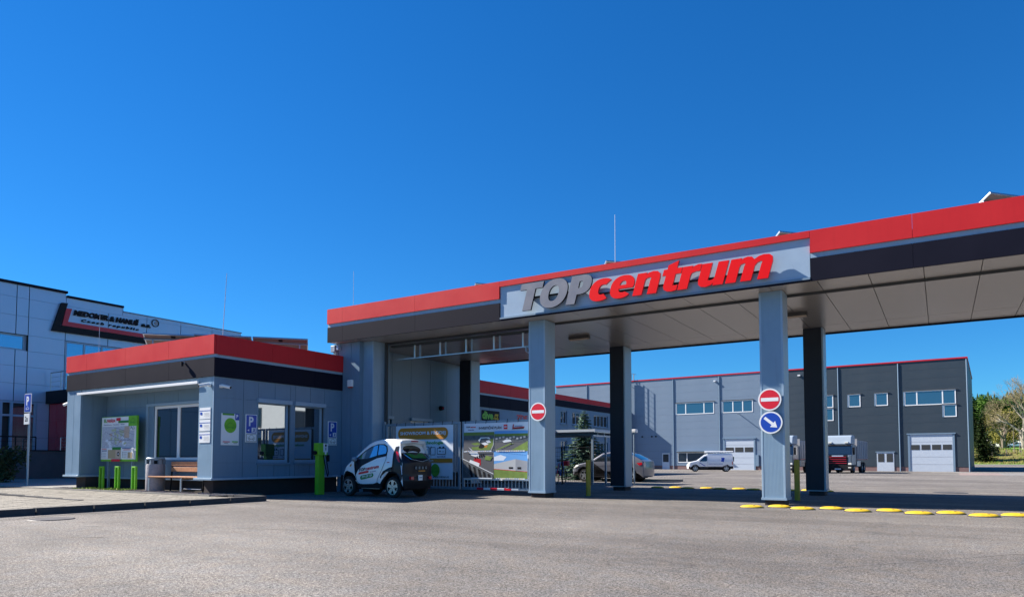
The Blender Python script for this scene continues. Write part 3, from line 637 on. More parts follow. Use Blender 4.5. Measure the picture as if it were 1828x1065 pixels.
# ------------------------------------------------------------------ gate: overhead guide beam and two leaves
gb = thing('guide_beam', 'steel guide beam with paired hangers above the gate opening', 'gate beam', (-12.4, 16.6, 4.2))
MB().box(-14.95, -9.6, 16.57, 16.60, 4.18, 4.21, 'steel').box(-14.95, -9.6, 16.66, 16.69, 4.20, 4.225, 'galv').build('rail', gb)
MB().box(-14.95, -9.4, 16.56, 16.70, 4.60, 4.66, 'seam').build('top_rail', gb)
for x in (-13.98, -12.97, -11.99, -10.99, -10.0):
    MB().box(x - .025, x + .025, 16.57, 16.60, 4.212, 4.598, 'steel').build('hanger', gb); MB().box(x + .15, x + .2, 16.62, 16.655, 4.18, 4.598, 'galv').build('hanger', gb)
MB().tube([(-9.85, 16.5, 4.2), (-9.85, 16.5, 4.05), (-9.4, 16.5, 3.75)], .02, 'steel').box(-9.75, -9.4, 16.45, 16.6, 4.1, 4.25, 'galv').build('motor_arm', gb)
MB().box(-14.98, -14.9, 16.3, 16.38, 0, 4.73, 'seam').build('guide_post', gb)
def gate_leaf(x0, x1, lab, marks):
    t = thing('gate_leaf', lab, 'gate', ((x0 + x1) / 2, 16.3, 0), 0, 'leaves of the entrance gate')
    f = MB().box(x0, x1, 16.27, 16.33, 2.05, 2.12, 'galv').box(x0, x1, 16.27, 16.33, .14, .21, 'galv').box(x0, x0 + .07, 16.27, 16.33, .21, 2.05, 'galv').box(x1 - .07, x1, 16.27, 16.33, .21, 2.05, 'galv').build('frame', t, bev=.006)
    bar = MB().box(-.012, .012, -.012, .012, .212, 2.048, 'galv').mesh('bar'); n = int((x1 - x0 - .14) / .115)
    for i in range(1, n): piece('bar', bar, t, (x0 + .07 + (x1 - x0 - .14) * i / n - (x0 + x1) / 2, 0, 0))
    if marks:
        for i in range(6):
            a = x1 - 1.95 + i * .235
            MB().box(a, a + .232, 16.262, 16.268, .145, .205, 'signred' if i % 2 == 0 else 'signwhite').build('reflector_strip', t)
    else: MB().box(x1 - 1.3, x1 - 1.1, 16.262, 16.268, .145, .205, 'signred').build('reflector_strip', t)
    MB().cyl((x0 + .035 if not marks else x1 - .035, 16.3, -.02), (x0 + .035 if not marks else x1 - .035, 16.3, .13), .02, 'iron').build('hinge_pin', t)
gate_leaf(-14.88, -11.98, 'left leaf of the steel bar gate, behind the small car', False); gate_leaf(-11.90, -9.42, 'right leaf of the steel bar gate, beside the column', True)
MB_ = MB().box(-14.98, -14.90, 16.25, 16.33, 0, 2.2, 'galv'); solo('gate_post', MB_, 'square steel post where the left gate leaf hangs', 'post', (-14.94, 16.3, 0))
# banners
bn = thing('banner', 'white and orange showroom banner tied to the left gate leaf', 'banner', (-13.35, 16.22, .4))
bx0, bz0, bw, bh = -14.42, .42, 2.22, 1.62
g = MB(); nxx, nzz = 16, 10; vs = []
for j in range(nzz + 1):
    for i in range(nxx + 1):
        u, v = i / nxx, j / nzz; vs.append((bx0 + u * bw, 16.235 + .006 * math.sin(u * 17 + v * 5) * math.sin(v * 9), bz0 + v * bh))
fs = [(j * (nxx + 1) + i, j * (nxx + 1) + i + 1, (j + 1) * (nxx + 1) + i + 1, (j + 1) * (nxx + 1) + i) for j in range(nzz) for i in range(nxx)]
g.add(vs, fs, 'bannerwhite').build('cloth', bn, smooth=True)
p = Print((bx0, 16.226, bz0), **PY_, step=.0012)
p.rrect(.09, 1.20, 2.04, 1.55, .17, 'orange'); p.text('SHOWROOM & PRODEJ', .18, 1.31, 1.95, 1.44, 'bannerwhite', .03)
p.text('moderní technologie', .35, 1.02, 1.86, 1.14, 'midgreen', .025)
for ix, lb in ((1.08, 'NABÍJEČKY'), (1.46, 'BATERIE'),):
    p.line([(ix - .1, .73), (ix + .1, .73), (ix + .1, .95), (ix - .1, .95), (ix - .1, .73)], .015, 'black')
p.line([(1.24 - .1, .73), (1.24 + .08, .73), (1.24 + .08, .97), (1.24 - .1, .97), (1.24 - .1, .73)], .015, 'black'); 
p.disc(1.23, .88, .035, 'textblue'); p.line([(1.36, .73), (1.40, .8), (1.38, .9), (1.43, .98)], .015, 'black')
p.rrect(1.64, .74, 1.96, .93, .02, 'black'); p.rrect(1.655, .755, 1.945, .915, .015, 'bannerwhite'); p.rect(1.71, .93, 1.78, .97, 'black'); p.rect(1.84, .93, 1.91, .97, 'black'); p.text('+ -', 1.71, .81, 1.89, .86, 'black', .03)
p.text('NABÍJEČKY', 1.08, .655, 1.44, .69, 'textblue', .02); p.text('BATERIE', 1.66, .655, 1.96, .69, 'textblue', .02); p.text('PANELY', .8, .655, 1.0, .69, 'textblue', .02)
p.rect(0, .50, bw, .62, 'orange'); p.text('PŮJČOVNA', 1.02, .525, 1.52, .59, 'bannerwhite', .02)
p.disc(1.58, .27, .165, 'midgreen', ry=.19); p.carline(1.46, .2, .24, .14, .01, 'darkgreen'); p.disc(1.12, .27, .165, 'midgreen', ry=.19)
p.rrect(.95, .03, 1.3, .13, .05, 'midgreen'); p.text('www.relven.cz', 1.50, .05, 2.10, .11, 'black', .02)
p.mb.build('printed_design', bn, recalc=False)
bn = thing('banner', 'investment plan banner with four pictures tied to the right gate leaf', 'banner', (-10.7, 16.22, .4))
bx0, bz0, bw, bh = -11.80, .42, 2.18, 1.63; g = MB(); vs = []
for j in range(nzz + 1):
    for i in range(nxx + 1):
        u, v = i / nxx, j / nzz; vs.append((bx0 + u * bw, 16.235 + .006 * math.sin(u * 14 + v * 4) * math.sin(v * 8), bz0 + v * bh))
g.add(vs, fs, 'bannerwhite').build('cloth', bn, smooth=True)
p = Print((bx0, 16.226, bz0), **PY_, step=.0008)
p.text('TOP', .08, 1.50, .22, 1.545, 'black', .04, .2); p.text('centrum', .225, 1.50, .42, 1.545, 'signred', .04, .2); p.text('humpolec', .15, 1.42, .36, 1.46, 'textblue', .03)
p.text('INVESTIČNÍ PLÁN', .53, 1.45, 1.30, 1.55, 'black', .015)
p.rect(1.38, 1.44, 1.50, 1.57, 'signred'); p.rect(1.40, 1.49, 1.48, 1.52, 'bannerwhite')
p.poly([(1.66, 1.44), (2.06, 1.47), (2.06, 1.50), (1.71, 1.48), (1.72, 1.57), (1.69, 1.57)], 'redclad'); p.poly([(1.64, 1.43), (2.04, 1.44), (2.05, 1.465), (1.67, 1.45)], 'black'); p.rect(1.75, 1.51, 2.0, 1.525, 'textblue')
# picture 1 (aerial yard)
p.rect(.0, .83, 1.06, 1.37, 'graphgrey'); p.rect(0, 1.28, 1.06, 1.37, 'graphgrass')
p.poly([(0, .85), (.55, .86), (.62, 1.02), (.2, 1.14), (0, 1.18)], 'graphroad'); p.poly([(.25, 1.05), (.5, 1.08), (.62, 1.02), (.4, .99)], 'graphgrass')
p.poly([(.3, .86), (.9, .85), (1.05, 1.0), (1.05, 1.2), (.9, 1.15), (.75, 1.0), (.45, .95), (.28, .95)], 'graphgrass'); p.poly([(.62, .97), (.8, .92), (.86, 1.02), (.72, 1.06)], 'orange')
p.poly([(.52, .92), (.62, .9), (.72, .93), (.74, 1.03), (.6, 1.05)], 'black'); p.poly([(.62, 1.05), (.76, 1.08), (.88, 1.02), (.74, .99)], 'signwhite'); p.poly([(.78, 1.12), (.9, 1.14), (.96, 1.07), (.84, 1.05)], 'signwhite')
p.poly([(.52, 1.14), (.6, 1.22), (.9, 1.22), (.94, 1.16), (.8, 1.2), (.62, 1.19), (.56, 1.09)], 'signwhite'); p.poly([(.2, .93), (.32, .85), (.28, .85), (.17, .95)], 'signwhite'); p.line([(.95, .85), (1.04, 1.0), (1.05, 1.2)], .02, 'graphwall')
# picture 2
p.rect(1.08, .83, 2.18, 1.39, 'graphroad'); p.rect(1.08, 1.30, 2.18, 1.39, 'graphsky'); p.rect(1.08, 1.24, 2.18, 1.31, 'graphgrass'); p.rect(1.08, 1.08, 2.18, 1.24, 'graphgrey')
p.poly([(1.6, .83), (2.18, .83), (2.18, 1.1)], 'graphgrass'); p.poly([(1.1, .85), (1.15, .83), (1.75, 1.04), (1.6, 1.04)], 'graphgrass'); p.line([(1.15, .83), (1.62, 1.0), (1.7, 1.05)], .018, 'graphwall')
p.poly([(1.35, 1.1), (1.5, 1.16), (1.62, 1.14), (1.66, 1.09), (1.4, 1.06)], 'signwhite')
for i in range(9): p.rect(1.12 + i * .115, 1.15 + .02 * (i % 3), 1.19 + i * .115, 1.20 + .02 * (i % 3), 'graphwall')
# picture 3
p.rect(0, .06, 1.06, .80, 'graphroad'); p.poly([(.2, .8), (.5, .8), (.62, .62), (.3, .7)], 'signwhite'); p.poly([(.35, .5), (.62, .42), (.62, .6), (.4, .64)], 'redclad'); p.poly([(.2, .5), (.55, .38), (.58, .48), (.25, .58)], 'signwhite')
for i in range(5): p.poly([(.4 + i * .07, .66 + i * .02), (.44 + i * .07, .67 + i * .02), (.46 + i * .07, .60 + i * .02), (.42 + i * .07, .59 + i * .02)], 'black')
p.poly([(.75, .58), (.95, .56), (1.02, .66), (.8, .7)], 'graphgrass'); p.line([(0, .60), (1.06, .18)], .02, 'signwhite'); p.poly([(0, .56), (1.0, .16), (1.06, .06), (0, .06)], 'graphgrey'); p.line([(0, .30), (.35, .08)], .012, 'graphwall')
for i in range(5): p.poly([(.18 + i * .17, .46 - i * .066), (.26 + i * .17, .43 - i * .066), (.36 + i * .15, .08), (.28 + i * .15, .08)], 'black')
# picture 4 (hall)
p.rect(1.08, .06, 2.18, .80, 'graphsky'); p.poly([(1.08, .66), (1.3, .72), (1.5, .66), (1.4, .56), (1.08, .55)], 'bannerwhite'); p.rect(1.08, .06, 2.18, .32, 'graphgrass')
p.poly([(1.08, .32), (1.08, .46), (1.8, .60), (1.8, .27)], 'graphwall'); p.poly([(1.8, .27), (1.8, .60), (2.18, .54), (2.18, .26)], 'tippergrey'); p.line([(1.08, .32), (1.8, .275), (2.18, .25)], .012, 'signred')
p.rect(1.58, .33, 1.72, .38, 'black'); p.rect(1.86, .32, 1.98, .38, 'black')
p.rect(.3, .04, 1.02, .07, 'bannerwhite'); p.rect(1.15, .04, 2.1, .07, 'bannerwhite'); p.rect(.1, .81, 1.0, .84, 'bannerwhite'); p.rect(1.15, .81, 2.1, .84, 'bannerwhite')
for i in range(12): p.rect(.14 + i * .07, .818, .18 + i * .07, .832, 'textblue' if i % 3 else 'orange'); p.rect(1.18 + i * .075, .818, 1.23 + i * .075, .832, 'orange' if i % 4 < 2 else 'textblue'); p.rect(1.18 + i * .075, .048, 1.23 + i * .075, .062, 'textblue' if i % 4 < 2 else 'yellow')
p.mb.build('printed_design', bn, recalc=False)

for bn_ in [o_ for o_ in bpy.data.objects if o_.name.startswith('banner') and o_.type == 'EMPTY']:
    x0_ = bn_.location.x - 1.08
    for i in range(7):
        x_ = x0_ + .02 + i * .36; MB().cyl((x_, 16.24, 2.03), (x_ + .01, 16.25, 2.15), .008, 'black', n=6).build('cable_tie', bn_)
# ------------------------------------------------------------------ small things on the office building
def plate(t, x, y0, y1, z0, z1, mt='signwhite', d=.02): return MB().box(x, x + d, y0, y1, z0, z1, mt).build('plate', t)
t = thing('poster', 'tall white poster with a green disc and car outline on the side wall', 'poster', (-16.2, 11.6, 1.4))
plate(t, -16.195, 11.33, 11.87, 1.39, 2.24, 'signwhite', .015); p = Print((-16.18, 11.33, 1.39), **PX_)
p.rect(.03, .80, .38, .85, 'midgreen'); p.disc(.27, .53, .185, 'green', ry=.20); p.carline(.12, .44, .3, .17, .012, 'darkgreen'); p.rect(.41, .68, .53, .85, 'signblue'); p.text('P', .44, .73, .5, .83, 'signwhite', .03)
p.rect(.04, .08, .25, .1, 'signred'); p.rect(.08, .045, .2, .055, 'black'); p.rect(.32, .08, .5, .11, 'green'); p.rect(.36, .045, .48, .055, 'black'); p.mb.build('print', t, recalc=False)
def psign(y0, y1, z0, z1, lab):
    t = thing('parking_sign', lab, 'road sign', (-16.2, (y0 + y1) / 2, z0), 0, 'parking signs on the side wall')
    plate(t, -16.19, y0, y1, z0, z1); W = y1 - y0; H = z1 - z0; p = Print((-16.17, y0, z0), **PX_)
    p.rrect(.02, H * .33, W - .02, H - .02, .02, 'signblue'); p.text('P', W * .28, H * .58, W * .68, H * .92, 'signwhite', .03)
    p.rrect(W * .52, H * .36, W * .88, H * .53, .01, 'signwhite'); p.poly([(W * .6, H * .39), (W * .8, H * .39), (W * .64, H * .5), (W * .78, H * .5)], 'signblue'); p.poly([(W * .14, H * .43), (W * .3, H * .39), (W * .3, H * .47)], 'signwhite')
    p.rrect(.02, .02, W - .02, H * .30, .02, 'black'); p.rrect(.03, .03, W - .03, H * .30 - .01, .015, 'signwhite'); p.carline(W * .2, .06, W * .6, H * .2, .010, 'black'); p.mb.build('print', t, recalc=False)
psign(12.07, 12.44, 1.48, 2.25, 'blue parking sign with car plate left of the first side window'); psign(15.06, 15.43, 1.45, 2.20, 'blue parking sign with car plate on the wall right of the second side window')
t = thing('notice_sheets', 'column of printed white notice sheets on the lit corner post', 'notice', (-16.55, 11.1, 1.4))
for i, z in enumerate((1.45, 1.76, 2.08)):
    MB().box(-16.78, -16.31, 11.088, 11.096, z, z + .30 - .02 * (i == 0), 'signwhite').build('sheet', t); p = Print((-16.78, 11.088, z), **PY_)
    p.rect(0, .21, .47, .225, 'signblue'); p.rrect(.03, .11, .12, .18, .01, 'signblue')
    for k in range(4): p.rect(.2, .15 - k * .03, .43, .158 - k * .03, 'tippergrey')
    p.mb.build('print', t, recalc=False)
def camera_thing(x, y, z, dx, dy, lab):
    t = thing('security_camera', lab, 'camera', (x, y, z)); d = Vector((dx, dy, -.25)).normalized(); c = Vector((x, y, z))
    MB().cyl(c, c + Vector((dx, dy, 0)).normalized() * .06, .05, 'white', n=16).tube([c + Vector((dx, dy, 0)).normalized() * .05, c + Vector((dx, dy, 0)).normalized() * .13], .018, 'white').build('bracket', t, smooth=True)
    a = c + Vector((dx, dy, 0)).normalized() * .12 - d * .08; MB().cyl(a, a + d * .26, .042, 'white', n=16).build('housing', t, smooth=True); MB().cyl(a + d * .262, a + d * .27, .034, 'black', n=16).build('lens', t)
camera_thing(-16.33, 11.09, 2.97, -.3, -1, 'white security camera on the front of the corner post'); camera_thing(-16.2, 11.28, 2.95, 1, .45, 'white bullet camera on the side wall near the corner')
camera_thing(-23.86, 11.2, 2.82, -1, -.2, 'small white camera on the left edge of the porch building')
t = thing('light_sensor', 'tiny dark sensor on the roof band above the porch', 'sensor', (-17.45, 11.04, 3.6)); MB().cyl((-17.45, 11.05, 3.64), (-17.45, 10.98, 3.64), .03, 'galv', n=12).build('bracket', t); MB().cyl((-17.45, 10.98, 3.66), (-17.45, 10.98, 3.54), .035, 'black', n=12).build('lens', t)
t = thing('alarm_box', 'small white alarm box with red base on the wall near the car', 'alarm', (-15.78, 15.6, 3.3)); MB().box(-15.89, -15.68, 15.56, 15.646, 3.3, 3.52, 'white').build('case', t, bev=.02); MB().box(-15.86, -15.71, 15.57, 15.646, 3.265, 3.298, 'redclad').build('strobe', t)
t = thing('siren', 'small round black siren on the drive-through wall', 'siren', (-16.1, 20.6, 2.9)); MB().lathe([(0, .14), (.07, .14), (.09, .05), (.09, 0)], (-16.1, 20.6, 2.95), 'x', 'black', 20).build('bell', t, smooth=True); MB().cyl((-16.0, 20.6, 2.95), (-15.93, 20.6, 2.95), .03, 'signred').build('cap', t)
t = thing('antenna_box', 'white radio boxes on the wall stub under the canopy end', 'antenna', (-16.5, 15.64, 4.5))
MB().box(-16.6, -16.42, 15.52, 15.64, 4.45, 4.66, 'galv').build('box', t, bev=.01); MB().box(-16.34, -16.26, 15.52, 15.64, 4.5, 4.64, 'lbpanel').build('box', t, bev=.01)
MB().tube([(-16.5, 15.55, 4.45), (-16.35, 15.55, 4.36), (-16.55, 15.55, 4.28)], .008, 'black').tube([(-16.3, 15.55, 4.5), (-16.25, 15.55, 4.32)], .008, 'black').build('cable', t)
def rod(x, y, z0, z1, lab, r=.012, lean=0):
    mb = MB().cyl((x, y, z0), (x + lean * .85, y + lean * .53, z1), r, 'gatewhite', r * .6, 8).cyl((x, y, z0 - .02), (x, y, z0 + .25), r * 2, 'galv', n=8).box(x - .12, x + .12, y - .12, y + .12, z0 - .08, z0 - .02, 'concrete')
    solo('lightning_rod', mb, lab, 'lightning rod', (x, y, z0), 'lightning rods on the roofs')
rod(-7.34, 17, 5.58, 7.63, 'tall thin lightning rod on the canopy above the red letters'); rod(-17.3, 17.2, 4.05, 7.6, 'thin lightning rod left of the canopy end', .009); rod(-18, 12.55, 4.03, 6.54, 'lightning rod on the porch building roof near the front corner', lean=.12)
rod(-23.0, 11.6, 4.03, 5.9, 'pale lightning rod in front of the company sign', .009)

# solar modules on the roofs
def solar(name='solar_module', L=1.65, Wd=1.0, tilt=28):
    t = thing(name, 'solar module', 'solar panel', (0, 0, 0), 0, 'solar modules on the roofs')
    c, s = math.cos(R(tilt)), math.sin(R(tilt))
    def P(u, v, n): return (u, v * c + n * s * 1, -v * s + n * c)     # u along, v down slope (+y), origin at high edge
    def slab(m, u0, u1, v0, v1, n0, n1, mt):
        m.add([P(u0, v0, n0), P(u1, v0, n0), P(u1, v1, n0), P(u0, v1, n0), P(u0, v0, n1), P(u1, v0, n1), P(u1, v1, n1), P(u0, v1, n1)],
              [(3, 2, 1, 0), (4, 5, 6, 7), (0, 1, 5, 4), (1, 2, 6, 5), (2, 3, 7, 6), (3, 0, 4, 7)], mt)
    f = MB(); slab(f, 0, L, 0, .03, 0, .04, 'steel'); slab(f, 0, L, Wd - .03, Wd, 0, .04, 'steel'); slab(f, 0, .03, .03, Wd - .03, 0, .04, 'steel'); slab(f, L - .03, L, .03, Wd - .03, 0, .04, 'steel'); f.build('frame', t, world=False)
    f = MB(); slab(f, .03, L - .03, .03, Wd - .03, .028, .035, 'solarglass'); slab(f, .03, L - .03, .03, Wd - .03, .018, .027, 'solarback'); slab(f, L / 2 - .06, L / 2 + .06, .08, .16, -.005, .017, 'black'); f.build('cell_plate', t, world=False)
    f = MB()
    for v in (.2, .78): slab(f, 0, L, v, v + .04, -.045, -.002, 'galv')
    for u in (.25, L - .25):
        h = P(u, .2, -.05); f.box(h[0] - .02, h[0] + .02, h[1], h[1] + .04, h[2] - .35, h[2], 'galv'); f.box(h[0] - .02, h[0] + .02, h[1], h[1] + .65, h[2] - .39, h[2] - .352, 'galv')
    f.build('stand', t, world=False)
    return t
s0 = solar(); rz = R(47)
spots = [(( -18.1, 13.7, 4.80), 'solar module with tan underside, rightmost on the porch building roof'), ((-19.25, 12.47, 4.80), 'solar module, middle of the row on the porch building roof'), ((-20.4, 11.24 + .3, 4.80), 'solar module, leftmost on the porch building roof, mostly hidden'),
         ((-11.95, 17.0, 6.37), 'first solar module above the canopy band, left of the lettering'), ((-7.6, 17.0, 6.39), 'solar module at the foot of the tall rod on the canopy'),
         ((-3.12, 17.0, 6.40), 'solar module above the last red letter'), ((1.0, 17.0, 6.48), 'large solar module peeking over the red band at the right edge'), ((-18.6, 24.0, 4.95), 'solar module on the rear wing roof seen through the gate')]
for i, (loc, lb) in enumerate(spots):
    o = s0 if i == 0 else copytree(s0)
    o.location = loc; o.rotation_euler = (0, 0, rz); o['label'] = lb

# ------------------------------------------------------------------ porch furniture
t = thing('info_board', 'green framed map board on two grey posts in the porch', 'notice board', (-21.65, 11.62, .1))
MB().box(-22.70, -20.65, 11.60, 11.645, .95, 2.35, 'green').build('frame', t, bev=.012)
for x in (-22.3, -20.95): MB().box(x - .03, x + .03, 11.62, 11.68, .05, .95, 'galv').build('post', t)
W, H = 2.05, 1.40; p = Print((-22.70, 11.60, .95), **PY_, step=.0012)
p.rect(.03, .06, W - .06, H - .02, 'signwhite'); p.rect(.06, .42, 1.9, 1.09, 'mapbase')
for i in range(26):
    x = random.uniform(.1, 1.6); y = random.uniform(.45, 1.0); p.k = 3 + i * .02
    p.poly([(x + random.uniform(.03, .14) * math.cos(a), y + random.uniform(.02, .08) * math.sin(a)) for a in (0, 1.1, 2.2, 3.3, 4.4, 5.4)], random.choice(['mapgreen', 'mapgreen', 'maptan', 'bannerwhite']))
p.k = 5; p.rect(1.35, .72, 1.62, 1.08, 'maptan')
for i in range(7): p.k = 6; p.line([(random.uniform(.06, .8), random.uniform(.45, 1.05)), (random.uniform(.8, 1.2), random.uniform(.45, 1.05)), (random.uniform(1.2, 1.88), random.uniform(.45, 1.05))], .008, random.choice(['tippergrey', 'textblue', 'orange']))
p.k = 7; p.text('EL', .16, 1.22, .33, 1.33, 'midgreen', .03); p.text('PARÁDA', .35, 1.22, .82, 1.34, 'signred', .03); p.rrect(.88, 1.26, 1.12, 1.35, .02, 'signred'); p.rect(1.0, 1.19, 1.6, 1.26, 'darkgreen')
p.text('Černá hora - Vysočina - Plzeň', .16, 1.12, 1.35, 1.17, 'textblue', .02); p.rect(1.58, 1.08, 2.04, 1.39, 'green'); p.carline(1.66, 1.15, .3, .18, .015, 'darkgreen'); p.rect(1.69, .95, 1.94, 1.08, 'signwhite'); p.text('P', 1.72, .98, 1.80, 1.07, 'textblue', .03); p.carline(1.8, .97, .13, .1, .012, 'textblue')
p.rect(.06, .08, 1.92, .42, 'signwhite'); p.rect(.72, .36, 1.22, .44, 'darkgreen'); p.rect(.48, .09, 1.22, .36, 'tan'); p.rect(.92, .11, 1.2, .35, 'maptan'); p.disc(1.08, .23, .07, 'black'); p.disc(1.08, .23, .03, 'signwhite')
p.rect(1.62, .1, 1.86, .28, 'tan'); p.rect(.12, .38, .4, .40, 'signred'); p.rect(.12, .32, .42, .345, 'textblue'); p.rect(1.3, .39, 1.8, .41, 'textblue'); p.rect(1.38, .35, 1.75, .365, 'signred'); p.rect(.7, .0, 1.2, .07, 'signred')
for i in range(4): p.disc(.14 + .0 * i, .27 - .05 * i, .02, 'tippergrey'); p.rect(.2, .26 - .05 * i, .4, .27 - .05 * i, 'tippergrey'); p.disc(1.36, .28 - .05 * i, .02, 'tippergrey'); p.rect(1.42, .27 - .05 * i, 1.58, .28 - .05 * i, 'tippergrey')
p.mb.build('printed_map', t, recalc=False)
for x, lb in ((-22.26, 'bright green bike rack hoop, leftmost in front of the map board'), (-21.35, 'bright green bike rack hoop, middle one in front of the map board'), (-20.43, 'bright green bike rack hoop nearest the litter bin')):
    t = thing('bike_rack', lb, 'bike rack', (x, 11.42, .1), 0, 'green bike racks in the porch')
    MB().box(-.11, -.06, -.035, .035, -.03, .65, 'green').build('upright', t, world=False, bev=.01); MB().box(.06, .11, -.035, .035, -.03, .65, 'green').build('upright', t, world=False, bev=.01); MB().box(-.11, .11, -.035, .035, .652, .70, 'green').build('top_bar', t, world=False, bev=.01)
t = thing('litter_bin', 'round concrete litter bin with grey metal hood beside the bench', 'litter bin', (-19.38, 11.45, .1))
c = (-19.38, 11.45, .1); MB().lathe([(0, 0), (.24, 0), (.255, .03), (.255, .74), (.24, .78), (.21, .78), (.21, .7), (0, .7)], c, 'z', 'bincrete', 36).build('body', t, smooth=True)
m2 = MB().lathe([(0, .96), (.23, .96), (.25, .94), (.25, .91), (.23, .90), (0, .90)], c, 'z', 'galv', 36)
for a in range(0, 360, 60): m2.box(c[0] + .21 * math.cos(R(a)) - .03, c[0] + .21 * math.cos(R(a)) + .03, c[1] + .21 * math.sin(R(a)) - .05, c[1] + .21 * math.sin(R(a)) + .05, .87, 1.0, 'galv')
m2.build('hood', t, smooth=True); MB().cyl((c[0], c[1], .75), (c[0], c[1], .98), .16, 'black', n=24).build('liner', t)
t = thing('bench', 'wooden slat bench on steel legs under the porch window', 'bench', (-17.9, 11.4, .1))
for i, y in enumerate((11.2, 11.33, 11.46)): MB().box(-19.35, -16.9, y, y + .11, .50, .54, 'wood').build('seat_slat', t, bev=.008)
for z in (.66, .82): MB().box(-18.95, -16.9, 11.66, 11.69, z, z + .13, 'wood').build('back_slat', t, bev=.008)
for x in (-19.3, -17.75):
    MB().tube([(x, 11.22, .08), (x, 11.22, .47), (x, 11.56, .47)], .03, 'steel', 10).build('leg', t, smooth=True); MB().tube([(x + .3, 11.68, .08), (x + .3, 11.74, .95)], .022, 'black', 8).build('back_support', t, smooth=True)
MB().tube([(-17.75, 11.3, .2), (-16.95, 11.3, .2)], .015, 'steel').build('brace', t)

# charging post
t = thing('charging_post', 'lime green electric car charging post with white display and hanging cable', 'charging station', (-15.2, 13.85, 0))
MB().box(-15.27, -15.13, 13.74, 13.98, 0, 1.15, 'green').build('post', t, bev=.01); MB().box(-15.28, -15.06, 13.69, 14.03, 1.12, 1.48, 'green').build('head', t, bev=.015)
MB().box(-15.058, -15.045, 13.85, 14.02, 1.22, 1.47, 'white').build('display_panel', t, bev=.004); p = Print((-15.044, 13.86, 1.22), **PX_); p.rect(.04, .16, .10, .22, 'black'); p.rect(.05, .05, .09, .14, 'tippergrey'); p.rrect(.03, -.07, .1, .03, .01, 'signwhite'); p.mb.build('print', t, recalc=False)
MB().cyl((-15.17, 13.67, 1.2), (-15.17, 13.61, 1.2), .06, 'black', n=16).build('socket', t, smooth=True)
cb = [(-15.06, 13.86 + .17 * math.sin(k * math.pi / 14) * (1 if k < 7 else 1), 1.14 - .62 * math.sin(k * math.pi / 14) ** .8) for k in range(8)] + [(-15.04, 14.06 - .02 * k, .52 + .1 * k) for k in range(1, 7)]
MB().tube(cb, .013, 'black').build('cable', t, smooth=True); MB().box(-15.08, -15.0, 14.0, 14.05, .95, 1.14, 'black').build('plug', t, bev=.01)

# ------------------------------------------------------------------ bollards, speed humps
def bollard(x, y, lb):
    t = thing('bollard', lb, 'bollard', (x, y, 0), 0, 'yellow bollards by the columns'); MB().cyl((0, 0, -.03), (0, 0, .98), .065, 'bollard', n=20).build('post', t, world=False, smooth=True)
    MB().lathe([(.065, .98), (.06, 1.0), (0, 1.01)], (0, 0, 0), 'z', 'bollard', 20).build('cap', t, world=False, smooth=True); MB().lathe([(.11, 0), (.11, .01), (.066, .012)], (0, 0, 0), 'z', 'iron', 20).build('base_ring', t, world=False)
bollard(-8.25, 17.15, 'yellow bollard in the shade right of the gate column'); bollard(-3.0, 17.9, 'yellow bollard behind the column with two signs')
def hump():
    m2 = MB(); n = 18; k = 7; vs = []
    for j in range(k + 1):
        a = j / k * math.pi / 2
        for i in range(n):
            b = 2 * math.pi * i / n; vs.append((.235 * math.cos(b) * math.cos(a) ** .7 if j < k else 0, .17 * math.sin(b) * math.cos(a) ** .7 if j < k else 0, .054 * math.sin(a)))
    fs = [(j * n + i, j * n + (i + 1) % n, (j + 1) * n + (i + 1) % n, (j + 1) * n + i) for j in range(k) for i in range(n)]
    m2.add(vs, fs, 'yellow'); me = m2.mesh('rubber_dome', smooth=True); return me
basep = MB().lathe([(0, .012), (.24, .012), (.255, .0)], (0, 0, 0), 'z', 'rubber', 24).mesh('base_plate'); hm = hump(); bolt = MB().lathe([(.022, .03), (.022, .058), (0, .058)], (0, 0, 0), 'z', 'iron', 10).mesh('bolt')
front = [(-3.40, 15.02), (-2.92, 15.38), (-2.40, 14.98), (-1.91, 15.36), (-1.40, 14.95), (-.88, 15.30), (-.38, 14.85), (.12, 15.22), (.61, 14.83), (1.10, 15.22), (1.6, 14.8), (2.1, 15.2)]
names = ['first from the left', 'second', 'third', 'fourth', 'fifth', 'sixth', 'seventh', 'eighth', 'ninth', 'tenth', 'eleventh', 'twelfth']
for i, (x, y) in enumerate(front):
    o = thing('speed_hump', 'yellow rubber speed hump button in the front row, %s%s' % (names[i], '' if i == 0 else ' from the left'), 'speed hump', (x, y - .1, 0), 0, 'yellow speed hump buttons in front of the canopy')
    piece('base_plate', basep, o, (0, 0, .001)).scale = (1.0, .78, 1); piece('rubber_dome', hm, o, (0, 0, .006)).rotation_euler = (0, 0, random.uniform(-.15, .15)); piece('bolt', bolt, o, (.06, -.08, 0)); piece('bolt', bolt, o, (-.08, .03, 0))
for i, (x, y) in enumerate([(-8.6 + .55 * i, 23.5 + .35 * (i % 2)) for i in range(11)]):
    o = thing('speed_hump', 'yellow rubber speed hump button in the far row behind the columns, %s%s' % (names[i], '' if i == 0 else ' from the left'), 'speed hump', (x, y, 0), 0, 'yellow speed hump buttons behind the canopy')
    piece('base_plate', basep, o, (0, 0, .001)).scale = (1.0, .78, 1); piece('rubber_dome', hm, o, (0, 0, .006)); piece('bolt', bolt, o, (.06, -.08, 0)); piece('bolt', bolt, o, (-.08, .03, 0))

